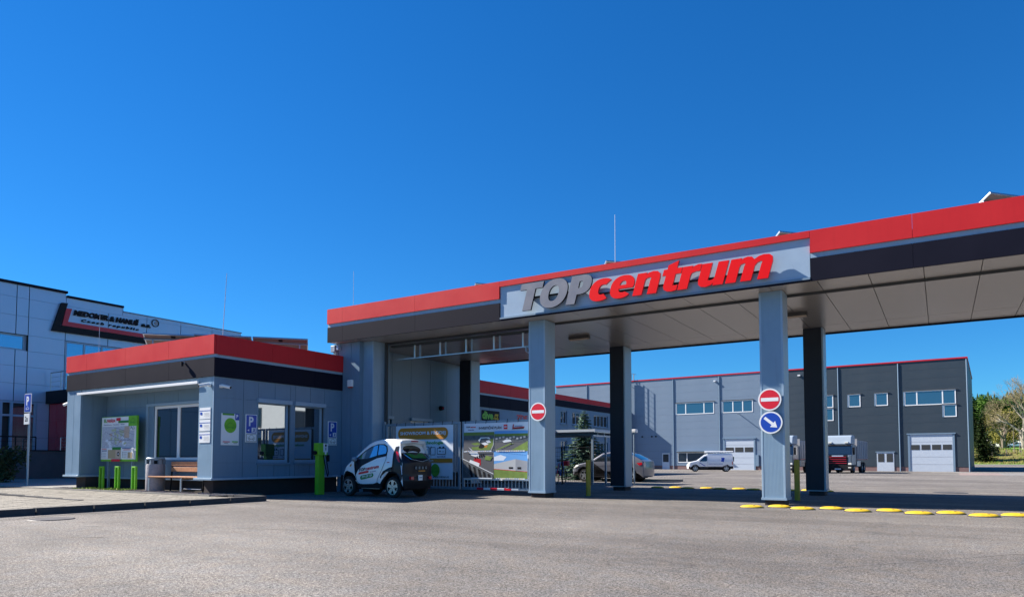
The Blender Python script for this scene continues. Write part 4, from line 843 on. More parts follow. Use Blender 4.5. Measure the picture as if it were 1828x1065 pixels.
# ------------------------------------------------------------------ vehicles
def cut(bm, zc, xc):
    for z in zc:
        bmesh.ops.bisect_plane(bm, geom=bm.verts[:] + bm.edges[:] + bm.faces[:], plane_co=(0, 0, z), plane_no=(0, 0, 1))
    for x in xc:
        bmesh.ops.bisect_plane(bm, geom=bm.verts[:] + bm.edges[:] + bm.faces[:], plane_co=(x, 0, 0), plane_no=(1, 0, 0))
class Shell:
    """car body from a side profile [(x, z, material of the strip to the next point)]; half width W(x, z)"""
    def __init__(s, prof, W, zc, xc, Rr=.07, body='whitepaint'):
        s.W = W; s.zc = zc; s.xc = xc; s.prof = prof; s.Rr = Rr; s.body = body
    def build(s, parent):
        P = [(p[0], p[1]) for p in s.prof]; n = len(P); A = sum(P[i][0] * P[(i + 1) % n][1] - P[(i + 1) % n][0] * P[i][1] for i in range(n))
        sg = 1 if A > 0 else -1
        nor = []
        for i in range(n):
            a = Vector((P[i][0] - P[i - 1][0], P[i][1] - P[i - 1][1])).normalized(); b = Vector((P[(i + 1) % n][0] - P[i][0], P[(i + 1) % n][1] - P[i][1])).normalized()
            na = Vector((-a.y, a.x)) * sg; nb = Vector((-b.y, b.x)) * sg; q = (na + nb); q = q.normalized() if q.length > .2 else na; nor.append(q)
        bm = bmesh.new(); mats = []
        def mi(q):
            if q not in mats: mats.append(q)
            return mats.index(q)
        mi(s.body); K = 4; rings = []
        for side in (-1, 1):
            rs = []
            for k in range(K + 1):
                th = k / K * math.pi / 2; ins = s.Rr * (1 - math.cos(th)); sv = 1 - s.Rr + s.Rr * math.sin(th)
                rs.append([bm.verts.new((P[i][0] + nor[i].x * ins, side * sv, P[i][1] + nor[i].y * ins)) for i in range(n)])
            for k in range(K):
                for i in range(n):
                    f = bm.faces.new((rs[k][i], rs[k][(i + 1) % n], rs[k + 1][(i + 1) % n], rs[k + 1][i])); f.material_index = mi(s.prof[i][3] if len(s.prof[i]) > 3 else s.body)
            f = bm.faces.new(rs[K]); f.material_index = 0; rings.append(rs[0])
        N = 8; prev = rings[0]
        for j in range(1, N + 1):
            t_ = -1 + 2 * j / N; sv = (1 - s.Rr) * t_
            cur = rings[1] if j == N else [bm.verts.new((P[i][0], sv, P[i][1] + (.0))) for i in range(n)]
            for i in range(n):
                f = bm.faces.new((prev[i], prev[(i + 1) % n], cur[(i + 1) % n], cur[i])); f.material_index = mi(s.prof[i][2] or s.body)
            prev = cur
        bmesh.ops.triangulate(bm, faces=[f for f in bm.faces if len(f.verts) > 4])
        cut(bm, s.zc, s.xc)
        for v in bm.verts:
            w_ = s.W(v.co.x, v.co.z); t_ = v.co.y
            v.co.y = t_ * w_
            bow = (1 - t_ * t_); L = s.prof
            v.co.z += .025 * bow * (1 if v.co.z > .9 else 0)
        x0 = min(p[0] for p in P); x1 = max(p[0] for p in P)
        for v in bm.verts:      # bow of nose and tail in plan
            t_ = v.co.y / max(s.W(v.co.x, v.co.z), .01)
            if v.co.x < x0 + .35: v.co.x += (.16 * t_ * t_) * (1 - (v.co.x - x0) / .35)
            if v.co.x > x1 - .35: v.co.x -= (.13 * t_ * t_) * (1 - (x1 - v.co.x) / .35)
        bmesh.ops.recalc_face_normals(bm, faces=bm.faces)
        me = bpy.data.meshes.new('body'); bm.to_mesh(me); bm.free()
        for q in mats: me.materials.append(M[q])
        me.polygons.foreach_set('use_smooth', [True] * len(me.polygons)); me.set_sharp_from_angle(angle=R(38))
        o = bpy.data.objects.new('body', me); COL.objects.link(o); o.parent = parent; return o
    def decal(s, name, parent, poly, mt, sides=(-1,), off=.006, label=None):
        for sd in sides:
            bm = bmesh.new(); f = bm.faces.new([bm.verts.new((x, 1, z)) for x, z in poly]); bmesh.ops.triangulate(bm, faces=[f]); cut(bm, s.zc, s.xc)
            P = s.prof; x0 = min(p[0] for p in P); x1 = max(p[0] for p in P)
            for v in bm.verts:
                v.co.y = sd * (s.W(v.co.x, v.co.z) + off)
                if v.co.x < x0 + .35: v.co.x += .16 * (1 - (v.co.x - x0) / .35)
                if v.co.x > x1 - .35: v.co.x -= .13 * (1 - (x1 - v.co.x) / .35)
            bmesh.ops.recalc_face_normals(bm, faces=bm.faces)
            if sum(f.normal.y for f in bm.faces) * sd < 0: bmesh.ops.reverse_faces(bm, faces=bm.faces)
            me = bpy.data.meshes.new(name); bm.to_mesh(me); bm.free(); me.materials.append(M[mt]); me.polygons.foreach_set('use_smooth', [True] * len(me.polygons))
            o = bpy.data.objects.new(name, me); COL.objects.link(o); o.parent = parent
    def stroke(s, name, parent, pts, wd, mt, sides=(-1,), off=.008):
        for (x0, z0), (x1, z1) in zip(pts, pts[1:]):
            pass
        L = []; Rr_ = []
        for i, (x, z) in enumerate(pts):
            a = Vector(pts[max(i - 1, 0)]); b = Vector(pts[min(i + 1, len(pts) - 1)]); d = (b - a).normalized(); L.append((x - d.y * wd / 2, z + d.x * wd / 2)); Rr_.append((x + d.y * wd / 2, z - d.x * wd / 2))
        s.decal(name, parent, L + Rr_[::-1], mt, sides, off)
def arc(cx, cz, r, a0, a1, n=9): return [(cx + r * math.cos(R(a0 + (a1 - a0) * i / n)), cz + r * math.sin(R(a0 + (a1 - a0) * i / n))) for i in range(n + 1)]
def wheel(parent, x, y, r, side, wd=.17, rim='steel', spokes=5, rr=.62):
    w_ = MB(); hw = wd / 2
    w_.lathe([(r * rr, -hw), (r * .93, -hw), (r, -hw * .6), (r, hw * .6), (r * .93, hw), (r * rr, hw)], (x, y, r), 'y', 'rubber', 32)
    o = w_.build('wheel', parent, world=False, smooth=True)
    ri = MB(); yo = y + side * hw * .72; yi = y - side * hw * .2
    ri.lathe([(r * rr, side * hw * .9), (r * (rr - .05), side * hw * .9), (r * (rr - .08), 0), (0, -side * hw * .1)], (x, y, r), 'y', 'blackgloss' if spokes else rim, 32)
    ri.lathe([(r * (rr + .02), side * hw * .85), (r * (rr + .02), side * hw * 1.02), (r * (rr - .05), side * hw * 1.02), (r * (rr - .06), side * hw * .7)], (x, y, r), 'y', rim, 32)
    for k in range(spokes):
        a = 2 * math.pi * k / spokes + .3; c_, s_ = math.cos(a), math.sin(a)
        q = [(-.035, .04), (.035, .04), (.05, r * (rr - .04)), (-.05, r * (rr - .04))]
        for y0_, y1_ in ((side * hw * .55, side * hw * .95),):
            vs = []
            for yy in (y0_, y1_):
                for u, v in q: vs.append((x + v * c_ - u * s_, y + yy, r + v * s_ + u * c_))
            ri.add(vs, [(0, 1, 2, 3), (7, 6, 5, 4), (0, 4, 5, 1), (1, 5, 6, 2), (2, 6, 7, 3), (3, 7, 4, 0)], rim)
    ri.lathe([(0, side * hw * 1.0), (r * .14, side * hw * 1.0), (r * .17, side * hw * .6)], (x, y, r), 'y', rim, 16)
    ri.build('rim', o, world=False, smooth=True)
    return o

# --- microcar (nose at x=0, pointing -x)
mc = thing('microcar', 'tiny white and black electric city car parked by the charging post', 'car', (-14.34, 14.30, 0), R(-2.5)); mc.scale = (.965, .80, 1.0)
fa = arc(.47, .30, .33, 158, 22, 8); ra = arc(2.215, .30, .34, 158, 22, 8)
prof = [(.03, .30, None), (.04, .45, None), (.12, .62, 'whitepaint'), (.40, .84, 'whitepaint'), (.66, 1.02, 'glass'), (1.0, 1.27, 'glass'), (1.22, 1.42, 'whitepaint'), (1.42, 1.50, 'whitepaint'), (1.75, 1.545, 'whitepaint'), (2.15, 1.54, 'whitepaint'), (2.47, 1.50, 'palelight'), (2.48, 1.42, 'whitepaint'),
        (2.30, 1.38, 'whitepaint'), (2.42, 1.17, 'blackgloss', 'blackgloss'), (2.66, 1.02, 'blackgloss', 'blackgloss'), (2.74, .92, 'blackgloss', 'blackgloss'), (2.72, .60, 'blackgloss', 'blackgloss'), (2.76, .45, 'black', 'black'), (2.70, .24, 'black', 'black')]
prof += [(x, z, 'black', 'black') for x, z in ra[::-1]] + [(1.72, .22, 'black'), (1.0, .22, 'black')] + [(x, z, 'black', 'black') for x, z in fa[::-1]]
def Wm(x, z):
    w_ = .74
    if z > .85: w_ -= .155 * ((z - .85) / .7) ** 1.2
    if z < .45: w_ -= .03 * (.45 - z) / .3
    if x < .6: w_ -= .10 * ((.6 - x) / .6) ** 2
    if x > 2.2: w_ -= .05 * ((x - 2.2) / .55) ** 2
    return w_
zc = [.35, .5, .65, .8, .9, 1.0, 1.1, 1.2, 1.3, 1.4]; xc = [.2, .4, .6, .9, 1.3, 1.7, 2.1, 2.3, 2.5, 2.6]
sh = Shell(prof, Wm, zc, xc, .07, 'whitepaint'); sh.build(mc)
B = (-1, 1)
sh.decal('trim_panel', mc, [(.72, .98), (.86, .74), (.84, .64), (.78, .55), (.90, .72), (1.06, .84), (1.22, .90), (1.62, 1.04), (1.98, 1.10), (2.0, 1.24), (1.96, 1.36), (1.84, 1.42), (1.6, 1.42), (1.35, 1.36), (1.12, 1.25), (.9, 1.1)], 'blackgloss', B, .004)
sh.decal('side_window', mc, [(.86, 1.02), (1.25, 1.03), (1.60, 1.115), (1.60, 1.395), (1.38, 1.345), (1.15, 1.24)], 'skyglass', B, .008); sh.decal('side_window', mc, [(1.645, 1.125), (1.94, 1.165), (1.955, 1.24), (1.92, 1.34), (1.82, 1.39), (1.645, 1.40)], 'skyglass', B, .008)
sh.decal('rear_quarter', mc, [(2.28, 1.34), (2.40, 1.36), (2.40, 1.16), (2.60, 1.0), (2.66, .9), (2.66, .5), (2.6, .45), (2.50, .58), (2.36, .68), (2.2, .71), (2.0, .68), (1.84, .58), (1.80, .50), (1.76, .54), (1.88, .70), (2.10, .79), (2.24, .82), (2.22, .95), (2.22, 1.15)], 'blackgloss', B, .006)
sh.decal('sill_panel', mc, [(.86, .24), (.9, .36), (1.1, .345), (1.5, .36), (1.66, .40), (1.78, .36), (1.86, .24)], 'black', B, .006)
sh.decal('tail_light', mc, [(2.315, 1.23), (2.40, 1.20), (2.50, 1.0), (2.56, .93), (2.47, .94), (2.36, 1.04)], 'taillight', B, .014)
sh.stroke('door_line', mc, [(.80, .60), (.86, .42), (.98, .34), (1.2, .32), (1.62, .34), (1.68, .5), (1.86, .78), (1.97, 1.0), (1.98, 1.1)], .012, 'black', B)
sh.decal('indicator', mc, [(.55, .83), (.62, .90), (.64, .86), (.60, .81)], 'orange', B, .01); sh.decal('badge', mc, [(2.02, .92), (2.12, .925), (2.12, .945), (2.02, .94)], 'taillight', B, .01)
# lettering on the door
def door_text(t_, x0, x1, z0, z1, mt, shear=.2, sl=.13, bold=.03):
    vs, fs = text_mesh(t_, bold, shear); ax = min(v[0] for v in vs); bx = max(v[0] for v in vs); ay = min(v[1] for v in vs); by = max(v[1] for v in vs); m2 = MB(); q = []
    for v in vs:
        x = x0 + (v[0] - ax) / (bx - ax) * (x1 - x0); z = z0 + (v[1] - ay) / (by - ay) * (z1 - z0) + (x - x0) * sl; q.append((x, -Wm(x, z) - .012, z))
    m2.add(q, fs, mt).build('lettering', mc, world=False, recalc=False)
door_text('TOP', .93, 1.20, .68, .76, 'black'); door_text('centrum', 1.21, 1.72, .715, .80, 'signred'); door_text('humpolec', 1.38, 1.62, .655, .69, 'textblue')
sh.decal('sticker', mc, [(.93, .60), (1.31, .655), (1.33, .69), (1.31, .715), (.95, .66), (.92, .63)], 'signred', (-1,), .009); sh.decal('sticker', mc, [(1.0, .48), (1.04, .46), (1.48, .54), (1.52, .59), (1.49, .645), (1.04, .575), (.99, .54)], 'darkgreen', (-1,), .009)
door_text('777 129 129', 1.06, 1.46, .50, .555, 'signwhite', 0, .16)
for sd in (-1, 1):
    for x in (.47, 2.215): wheel(mc, x, sd * .635, .275, sd, .16, 'rimsilver', 5, .68)
    MB().lathe([(0, 0), (.06, .0), (.075, .04), (.06, .12), (0, .13)], (.74, sd * .80, 1.02), 'x', 'galv', 16).build('mirror', mc, world=False, smooth=True)
MB().box(.3, 2.5, -.5, .5, .2, .6, 'black').build('underbody', mc, world=False)
MB().box(2.46, 2.495, -.16, .16, 1.475, 1.505, 'taillight').build('brake_light', mc, world=False); rw = MB(); el_ = [(.43 * math.cos(R(a)), .115 * math.sin(R(a))) for a in range(0, 360, 20)]; rw.add([(2.325 + (.065 - v) * .50 + .02, u, 1.345 - (.065 - v) * 1.0 - .005) for u, v in el_], [tuple(range(18))], 'glass'); rw.build('rear_window', mc, world=False, recalc=False)
MB().add([(2.455, -.40, 1.170), (2.455, .40, 1.170), (2.665, .34, 1.045), (2.665, -.34, 1.045)], [(0, 1, 2, 3)], 'darkgreen').build('solar_lid', mc, world=False)
MB().box(2.745, 2.765, -.17, .02, .46, .60, 'signwhite').box(2.766, 2.768, -.15, 0, .52, .54, 'textblue').build('number_plate', mc, world=False)
MB().box(2.70, 2.765, -.14, .14, .69, .72, 'orange').build('plate_lamp', mc, world=False)
for y in (-.5, .38): MB().box(2.66, 2.75, y, y + .12, .48, .56, 'taillight').build('reflector', mc, world=False)
MB().tube([(2.42, -.5, 1.17), (2.69, -.42, 1.01), (2.765, 0, .95), (2.69, .42, 1.01), (2.42, .5, 1.17)], .012, 'chrome').build('chrome_strip', mc, world=False)
for k in range(4): MB().box(2.742, 2.750, -.30 + .16 * k, -.235 + .16 * k, .76, .82, 'galv').box(2.751, 2.752, -.285 + .16 * k, -.25 + .16 * k, .775, .805, 'black').build('badge_letter', mc, world=False)
sh.decal('rear_vent', mc, [(2.6, .86), (2.66, .84), (2.68, .62), (2.66, .6), (2.62, .76)], 'bluecar', B, .016)

def generic_car(name, label, cat, loc, rz, L, H, W0, body, prof, arches, wr, wins, extras=None, rim='steel', wb=None):
    t = thing(name, label, cat, loc, rz)
    def Wf(x, z):
        w_ = W0
        if z > H * .58: w_ -= W0 * .20 * ((z - H * .58) / (H * .42)) ** 1.2
        if x < .5: w_ -= .10 * ((.5 - x) / .5) ** 2
        return w_
    full = [q if len(q) > 2 else (q[0], q[1], None) for q in prof]
    bot = []
    for cx in arches[::-1]:
        bot += [(x, z, 'black', 'black') for x, z in arc(cx, wr, wr * 1.16, 22, 158, 8)]
    full += bot
    s_ = Shell(full, Wf, [H * f for f in (.25, .4, .5, .6, .7, .8, .9)], [L * f for f in (.08, .2, .35, .5, .65, .8, .92)], .06, body); s_.build(t)
    for w_ in wins: s_.decal('side_window', t, w_, 'glass', B, .006)
    for cx in arches:
        for sd in B: wheel(t, cx, sd * (W0 - .12), wr, sd, .2, rim, 5, .66)
    MB().box(.4, L - .4, -W0 * .7, W0 * .7, .18, .6, 'black').build('underbody', t, world=False)
    if extras: extras(t, s_)
    return t
# silver hatchback behind the shelter
def ex1(t, s_):
    s_.decal('head_light', t, [(.10, .68), (.5, .80), (.62, .78), (.3, .66)], 'palelight', B, .01); s_.decal('tail_light', t, [(3.8, .92), (4.15, .95), (4.2, .84), (3.95, .80)], 'taillight', B, .012)
    s_.stroke('door_line', t, [(1.35, .95), (1.35, .35), (2.35, .32), (2.42, .98)], .012, 'black', B); s_.decal('sill_panel', t, [(1.1, .24), (1.1, .3), (3.1, .3), (3.1, .24)], 'black', B, .008)
    s_.stroke('side_crease', t, [(.7, .74), (2.2, .78), (3.8, .84)], .012, 'darkpaint', B); s_.stroke('chrome_strip', t, [(1.3, 1.0), (2.4, 1.02), (3.4, 1.04)], .012, 'chrome', B, .010)
hp = [(.02, .30), (.0, .55), (.12, .70), (.55, .86), (1.15, .98, 'glass'), (1.85, 1.38, None), (2.4, 1.47), (3.0, 1.44), (3.45, 1.34, 'glass'), (4.05, 1.06, None), (4.28, .98), (4.32, .6), (4.28, .3), (4.2, .24)]
sc = generic_car('parked_car', 'silver hatchback parked behind the bicycle shelter, seen past the dark column', 'car', (-15.2, 30.25, zg(30)), R(3), 4.3, 1.47, .88, 'silver', hp, (.85, 3.42), .32,
            [[(1.40, 1.0), (1.95, 1.34), (2.35, 1.38), (2.33, 1.02)], [(2.42, 1.02), (2.44, 1.38), (3.0, 1.35), (3.45, 1.22), (3.2, 1.05)]], ex1)
sc.scale = (.88, .92, .96)
generic_car('parked_car', 'pale blue small car far behind the silver hatchback', 'car', (-24.9, 51.3, zg(52)), R(24), 3.7, 1.45, .84, 'bluecar', [(q[0] * .86, *q[1:]) for q in hp], (.75, 3.0), .3, [[(1.25, 1.0), (1.7, 1.32), (2.9, 1.3), (2.8, 1.04)]])
# white van with roof rack, nose to the left
def ex2(t, s_):
    s_.decal('head_light', t, [(.12, .86), (.45, .98), (.5, .93), (.2, .82)], 'palelight', B, .01); s_.decal('tail_light', t, [(4.72, 1.1), (4.84, 1.1), (4.84, .75), (4.72, .75)], 'taillight', B, .012)
    s_.decal('bumper', t, [(4.5, .58), (4.9, .60), (4.9, .34), (4.42, .32)], 'black', B, .012); s_.decal('bumper', t, [(.02, .60), (.35, .50), (.45, .35), (.05, .3)], 'black', B, .012); s_.decal('sill_panel', t, [(1.4, .34), (1.4, .28), (3.3, .28), (3.3, .34)], 'black', B, .01)
    s_.stroke('blue_stripe', t, [(1.35, .97), (1.9, .62)], .07, 'signblue', B); s_.decal('printed_emblem', t, [(3.6, 1.50), (3.95, 1.5), (3.85, 1.05), (3.55, 1.1), (3.65, 1.3)], 'signblue', B, .01)
    vs, fs = text_mesh('elektromontáže', .01, .2); ax = max(v[0] for v in vs); m2 = MB(); m2.add([(2.25 + v[0] / ax * 1.5, -s_.W(2.6, .8) - .02, .80 + v[1] * .14) for v in vs], fs, 'signblue'); m2.build('lettering', t, world=False, recalc=False)
    s_.stroke('door_line', t, [(1.35, 1.0), (1.4, .4), (2.15, .38), (2.2, 1.6)], .015, 'tippergrey', B); s_.stroke('door_line', t, [(2.2, .6), (4.5, .62)], .012, 'tippergrey', B); MB().box(4.9, 4.935, -.6, .6, 1.1, 1.6, 'glass').build('rear_window', t, world=False)
    rk = MB()
    for x in (2.2, 3.2, 4.3): rk.box(x, x + .05, -.72, .72, 1.96, 2.0, 'galv')
    rk.box(2.0, 4.75, -.74, -.68, 2.0, 2.05, 'steel').box(2.0, 4.75, .68, .74, 2.0, 2.05, 'steel').build('roof_rack', t, world=False); MB().cyl((1.9, -.5, 2.14), (4.85, -.5, 2.14), .09, 'white').build('pipe_carrier', t, world=False, smooth=True)
    MB().box(2.0, 4.7, -.2, -.15, 2.06, 2.12, 'steel').box(2.0, 4.7, .2, .25, 2.06, 2.12, 'steel').build('ladder', t, world=False)
    for sd in B: MB().box(1.25, 1.38, sd * .98, sd * 1.14, 1.1, 1.32, 'white').build('mirror', t, world=False, bev=.03)
vp = [(.05, .32), (.0, .62), (.05, .80), (.3, 1.0), (1.0, 1.16, 'glass'), (1.75, 1.72, None), (2.1, 1.86), (2.8, 1.93), (4.6, 1.93), (4.82, 1.85), (4.92, 1.2), (4.95, .6), (4.9, .32), (4.75, .28)]
generic_car('white_van', 'white panel van with roof rack and blue lettering parked at the hall', 'van', (-23.68, 73.85, zg(75)), R(20), 4.95, 1.93, .93, 'whitepaint', vp, (.9, 4.1), .34,
            [[(1.32, 1.10), (1.5, 1.33), (1.85, 1.62), (2.13, 1.66), (2.13, 1.15), (2.0, 1.10)]], ex2, rim='steel')

# trucks (front at local y = 0 facing -y)
def truck(label, loc, rz):
    t = thing('tipper_truck', label, 'truck', loc, rz, 'trucks backed against the dark hall')
    P = MB().prism([(-.05, .75), (.0, 1.35), (.12, 1.75), (.30, 2.65), (.42, 2.72), (2.2, 2.72), (2.2, .75)], 'x', -1.22, 1.22, 'tippergrey')
    P = P.build('cab', t, world=False, bev=.06)
    P.data.materials[0] = M['cabpaint']
    MB().prism([(.34, 2.74), (.62, 3.50), (.9, 3.60), (2.2, 3.62), (2.2, 2.74)], 'x', -1.15, 1.15, 'deflector').build('roof_deflector', t, world=False, bev=.08)
    for sx in (-.72, .72): MB().box(sx - .16, sx + .16, .28, .45, 2.86, 2.98, 'palelight').build('roof_lamp', t, world=False)
    MB().prism([(.10, 1.80), (.275, 2.60), (.255, 2.60), (.08, 1.80)], 'x', -1.08, 1.08, 'glass').build('windscreen', t, world=False)
    MB().box(-1.1, 1.1, .2, .5, 2.56, 2.68, 'black').build('sun_visor', t, world=False, bev=.02)
    gr = MB().box(-.86, .86, -.075, -.02, .78, 1.72, 'black').build('grille', t, world=False, bev=.01)
    for i, z in enumerate((.92, 1.12, 1.31, 1.50)): MB().box(-.8 + .02 * i, .8 - .02 * i, -.12, -.077, z, z + .06, 'truckred').build('grille_bar', gr, world=False)
    MB().box(-.5, .5, -.10, -.078, 1.60, 1.68, 'bluecar').build('badge_strip', gr, world=False)
    MB().box(-1.23, 1.23, -.10, .3, .28, .76, 'black').build('bumper', t, world=False, bev=.03); MB().box(-.27, .27, -.12, -.101, .36, .46, 'signwhite').build('number_plate', t, world=False)
    for sd in B:
        MB().box(sd * .92, sd * 1.2, -.115, .05, .80, .98, 'palelight').build('head_light', t, world=False, bev=.02); MB().box(sd * .9, sd * 1.15, -.115, .02, .5, .60, 'palelight').build('fog_light', t, world=False)
        MB().box(sd * 1.25, sd * 1.42, .28, .42, 1.75, 2.45, 'black').build('mirror', t, world=False, bev=.03)
        MB().box(sd * 1.221, sd * 1.226, .5, 1.5, 1.75, 2.5, 'glass').build('side_window', t, world=False); MB().box(sd * .95, sd * 1.22, -.09, .2, 1.0, 1.7, 'cabpaint').build('corner_panel', t, world=False, bev=.05)
    MB().box(-.45, .45, 2.2, 8.4, .75, 1.05, 'iron').build('chassis', t, world=False)
    tb = MB().box(-1.25, 1.25, 2.6, 8.6, 1.35, 3.15, 'tippergrey').build('tipper_body', t, world=False, bev=.03)
    for i in range(6):
        for sd in B: MB().box(sd * 1.252, sd * 1.30, 3.0 + i * 1.0, 3.1 + i * 1.0, 1.36, 3.1, 'tippergrey').build('rib', tb, world=False)
    MB().box(-1.27, 1.27, 2.55, 2.60, 1.3, 3.3, 'tippergrey').build('headboard', t, world=False); MB().box(-1.28, 1.28, 2.62, 8.55, 1.28, 1.36, 'truckred').build('body_sill', t, world=False)
    MB().box(1.0, 1.22, 3.0, 4.6, .6, 1.2, 'steel').build('fuel_tank', t, world=False, bev=.06); MB().box(-1.22, -1.0, 3.0, 4.6, .6, 1.2, 'steel').build('fuel_tank', t, world=False, bev=.06)
    for y in (1.2, 5.6, 7.0):
        for sd in B: wheel_y(t, sd * 1.05, y, .52, sd)
    return t
def wheel_y(parent, x, y, r, side):
    o = MB().lathe([(r * .58, -.15), (r * .93, -.15), (r, -.09), (r, .09), (r * .93, .15), (r * .58, .15)], (x, y, r), 'x', 'rubber', 28).build('wheel', parent, world=False, smooth=True)
    MB().lathe([(r * .58, side * .13), (r * .5, side * .13), (r * .45, side * .03), (r * .2, side * .03), (r * .2, side * .15), (0, side * .15)], (x, y, r), 'x', 'steel', 24).build('rim', o, world=False, smooth=True)
tr = truck('grey tipper truck with red grille bars parked right of the dark column', (-8.35, 71.6, zg(73)), R(-4))
dup(tr, (-13.15, 69.3, zg(71)), R(-4), 'grey tipper truck half hidden between the two right columns')

# ------------------------------------------------------------------ bicycle shelter, fence, bicycle, spruce, lamp, slabs
t = thing('bicycle_shelter', 'low flat roofed bicycle shelter on thin steel posts in the yard', 'shelter', (-13.8, 26, 0))
MB().box(-16.1, -11.75, 24.95, 27.9, 2.10, 2.13, 'galv').build('roof', t); MB().box(-16.12, -11.72, 24.90, 24.94, 2.12, 2.22, 'gatewhite').box(-11.72, -11.68, 24.90, 27.9, 2.12, 2.22, 'gatewhite').box(-16.12, -11.72, 27.9, 27.94, 2.06, 2.24, 'gatewhite').build('roof_edge', t)
for i in range(4): MB().box(-16.0, -11.8, 25.4 + i * .65, 25.46 + i * .65, 2.0, 2.098, 'galv').build('rafter', t)
MB().box(-15.2, -15.1, 25.0, 27.8, 1.95, 2.06, 'gatewhite').box(-11.9, -11.8, 25.0, 27.8, 1.94, 2.0, 'gatewhite').build('side_beam', t)
for x, y in ((-11.85, 25.02), (-11.85, 26.3), (-11.85, 27.3), (-15.9, 25.02), (-15.9, 27.7)): MB().box(x - .035, x + .035, y - .035, y + .035, 0, 2.0, 'galv').build('post', t)
t = thing('mesh_fence', 'dark wire mesh fence panel in front of the bicycle shelter', 'fence', (-13.6, 24.8, 0))
wires = MB()
for i in range(46): wires.box(-15.7 + i * .085, -15.695 + i * .085, 24.8, 24.805, .1, 1.5, 'black')
wires.build('vertical_wires', t)['kind'] = 'stuff'
for i in range(9): MB().box(-15.8, -11.8, 24.79, 24.80, .12 + i * .17, .128 + i * .17, 'black').build('horizontal_wire', t)
for z in (.5, 1.48): MB().box(-15.8, -11.8, 24.785, 24.815, z, z + .025, 'black').build('rail', t)
for x in (-15.75, -14.4, -13.1, -11.83): MB().box(x - .02, x + .02, 24.78, 24.82, 0, 1.55, 'black').build('post', t)
t = thing('bicycle', 'blue and red bicycle leaning inside the shelter behind the gate column', 'bicycle', (-13.35, 25.1, 0), R(100))
for x in (-.5, .5):
    o = MB().lathe([(.32, -.02), (.34, 0), (.32, .02), (.30, 0), (.32, -.02)], (x, 0, .34), 'y', 'rubber', 28).build('wheel', t, world=False, smooth=True)
    sp_ = MB()
    for k in range(10): a = k * math.pi / 5; sp_.cyl((x, 0, .34), (x + .31 * math.cos(a), 0, .34 + .31 * math.sin(a)), .002, 'steel', n=4)
    sp_.build('spokes', o, world=False)
MB().tube([(.5, 0, .34), (.38, 0, .9), (-.15, 0, .86), (-.02, 0, .34), (.38, 0, .8)], .02, 'signblue').tube([(-.15, 0, .86), (-.5, 0, .34), (-.02, 0, .34)], .014, 'signred').build('frame', t, world=False, smooth=True)
MB().tube([(.38, -.28, 1.02), (.38, 0, .98), (.38, .28, 1.02)], .014, 'black').build('handlebar', t, world=False); MB().box(-.28, -.02, -.06, .06, .93, .98, 'black').build('saddle', t, world=False, bev=.02)
MB().box(.55, .80, -.16, .16, .75, .95, 'signred').build('basket', t, world=False, bev=.02)
def conifer(name, label, loc, h, rad, mt, layers=16, dens=34, nd=.16, group=None, trunk='bark'):
    t = thing(name, label, 'tree', loc, 0, group); MB().cyl((0, 0, -.2), (0, 0, h * .97), h * .018 + .03, trunk, .01, 8).build('trunk', t, world=False)
    m2 = MB(); rnd = random.Random(len(label))
    for k in range(layers):
        f = k / (layers - 1); z = h * (.06 + .92 * f); rr = rad * (1 - f) ** .85 * rnd.uniform(.85, 1.1) + .04; nb = max(5, int(13 * (1 - f) + 5))
        for b in range(nb):
            a = 2 * math.pi * b / nb + rnd.uniform(-.3, .3); L = rr * rnd.uniform(.75, 1.12); m = max(3, int(dens * L / rad))
            for j in range(m):
                q = (j + rnd.random()) / m; x = L * q; wd = .25 * rr * (1 - q) + .03; off = rnd.uniform(-wd, wd); zz = z - .28 * L * q + .10 * L * q * q + rnd.uniform(-.03, .03) * h * .2
                cx = x * math.cos(a) - off * math.sin(a); cy = x * math.sin(a) + off * math.cos(a); s = nd * rnd.uniform(.6, 1.2)
                d = Vector((math.cos(a + rnd.uniform(-.8, .8)), math.sin(a + rnd.uniform(-.8, .8)), rnd.uniform(-.5, .35))).normalized(); p_ = Vector((cx, cy, zz)); sd = d.cross(Vector((rnd.uniform(-.4, .4), rnd.uniform(-.4, .4), 1))).normalized() * s * .3
                m2.add([p_ - sd, p_ + d * s, p_ + sd, p_ - d * s * .3], [(0, 1, 2, 3)], mt)
    m2.build('crown', t, world=False, recalc=False); return t
conifer('spruce_tree', 'young blue green spruce standing behind the bicycle shelter', (-15.9, 32.6, zg(33)), 3.65, 1.6, 'needle', 24, 190, .15)
t = thing('lamp_post', 'thin post with square white head beside the rear column', 'lamp', (-10.15, 25.2, 0)); MB().cyl((-10.15, 25.2, 0), (-10.15, 25.2, 2.05), .028, 'galv', n=10).build('pole', t); MB().box(-10.27, -10.03, 25.08, 25.32, 2.05, 2.18, 'white').build('head', t, bev=.02)
t = solo('concrete_slab', MB().prism([(-14.0, 30.6), (-10.4, 31.9), (-10.6, 32.5), (-14.4, 31.6)], 'z', -.1, .09, 'concrete'), 'low pale concrete slab on the yard beside the silver hatchback', 'slab', (-12, 31.5, 0), bev=.02)

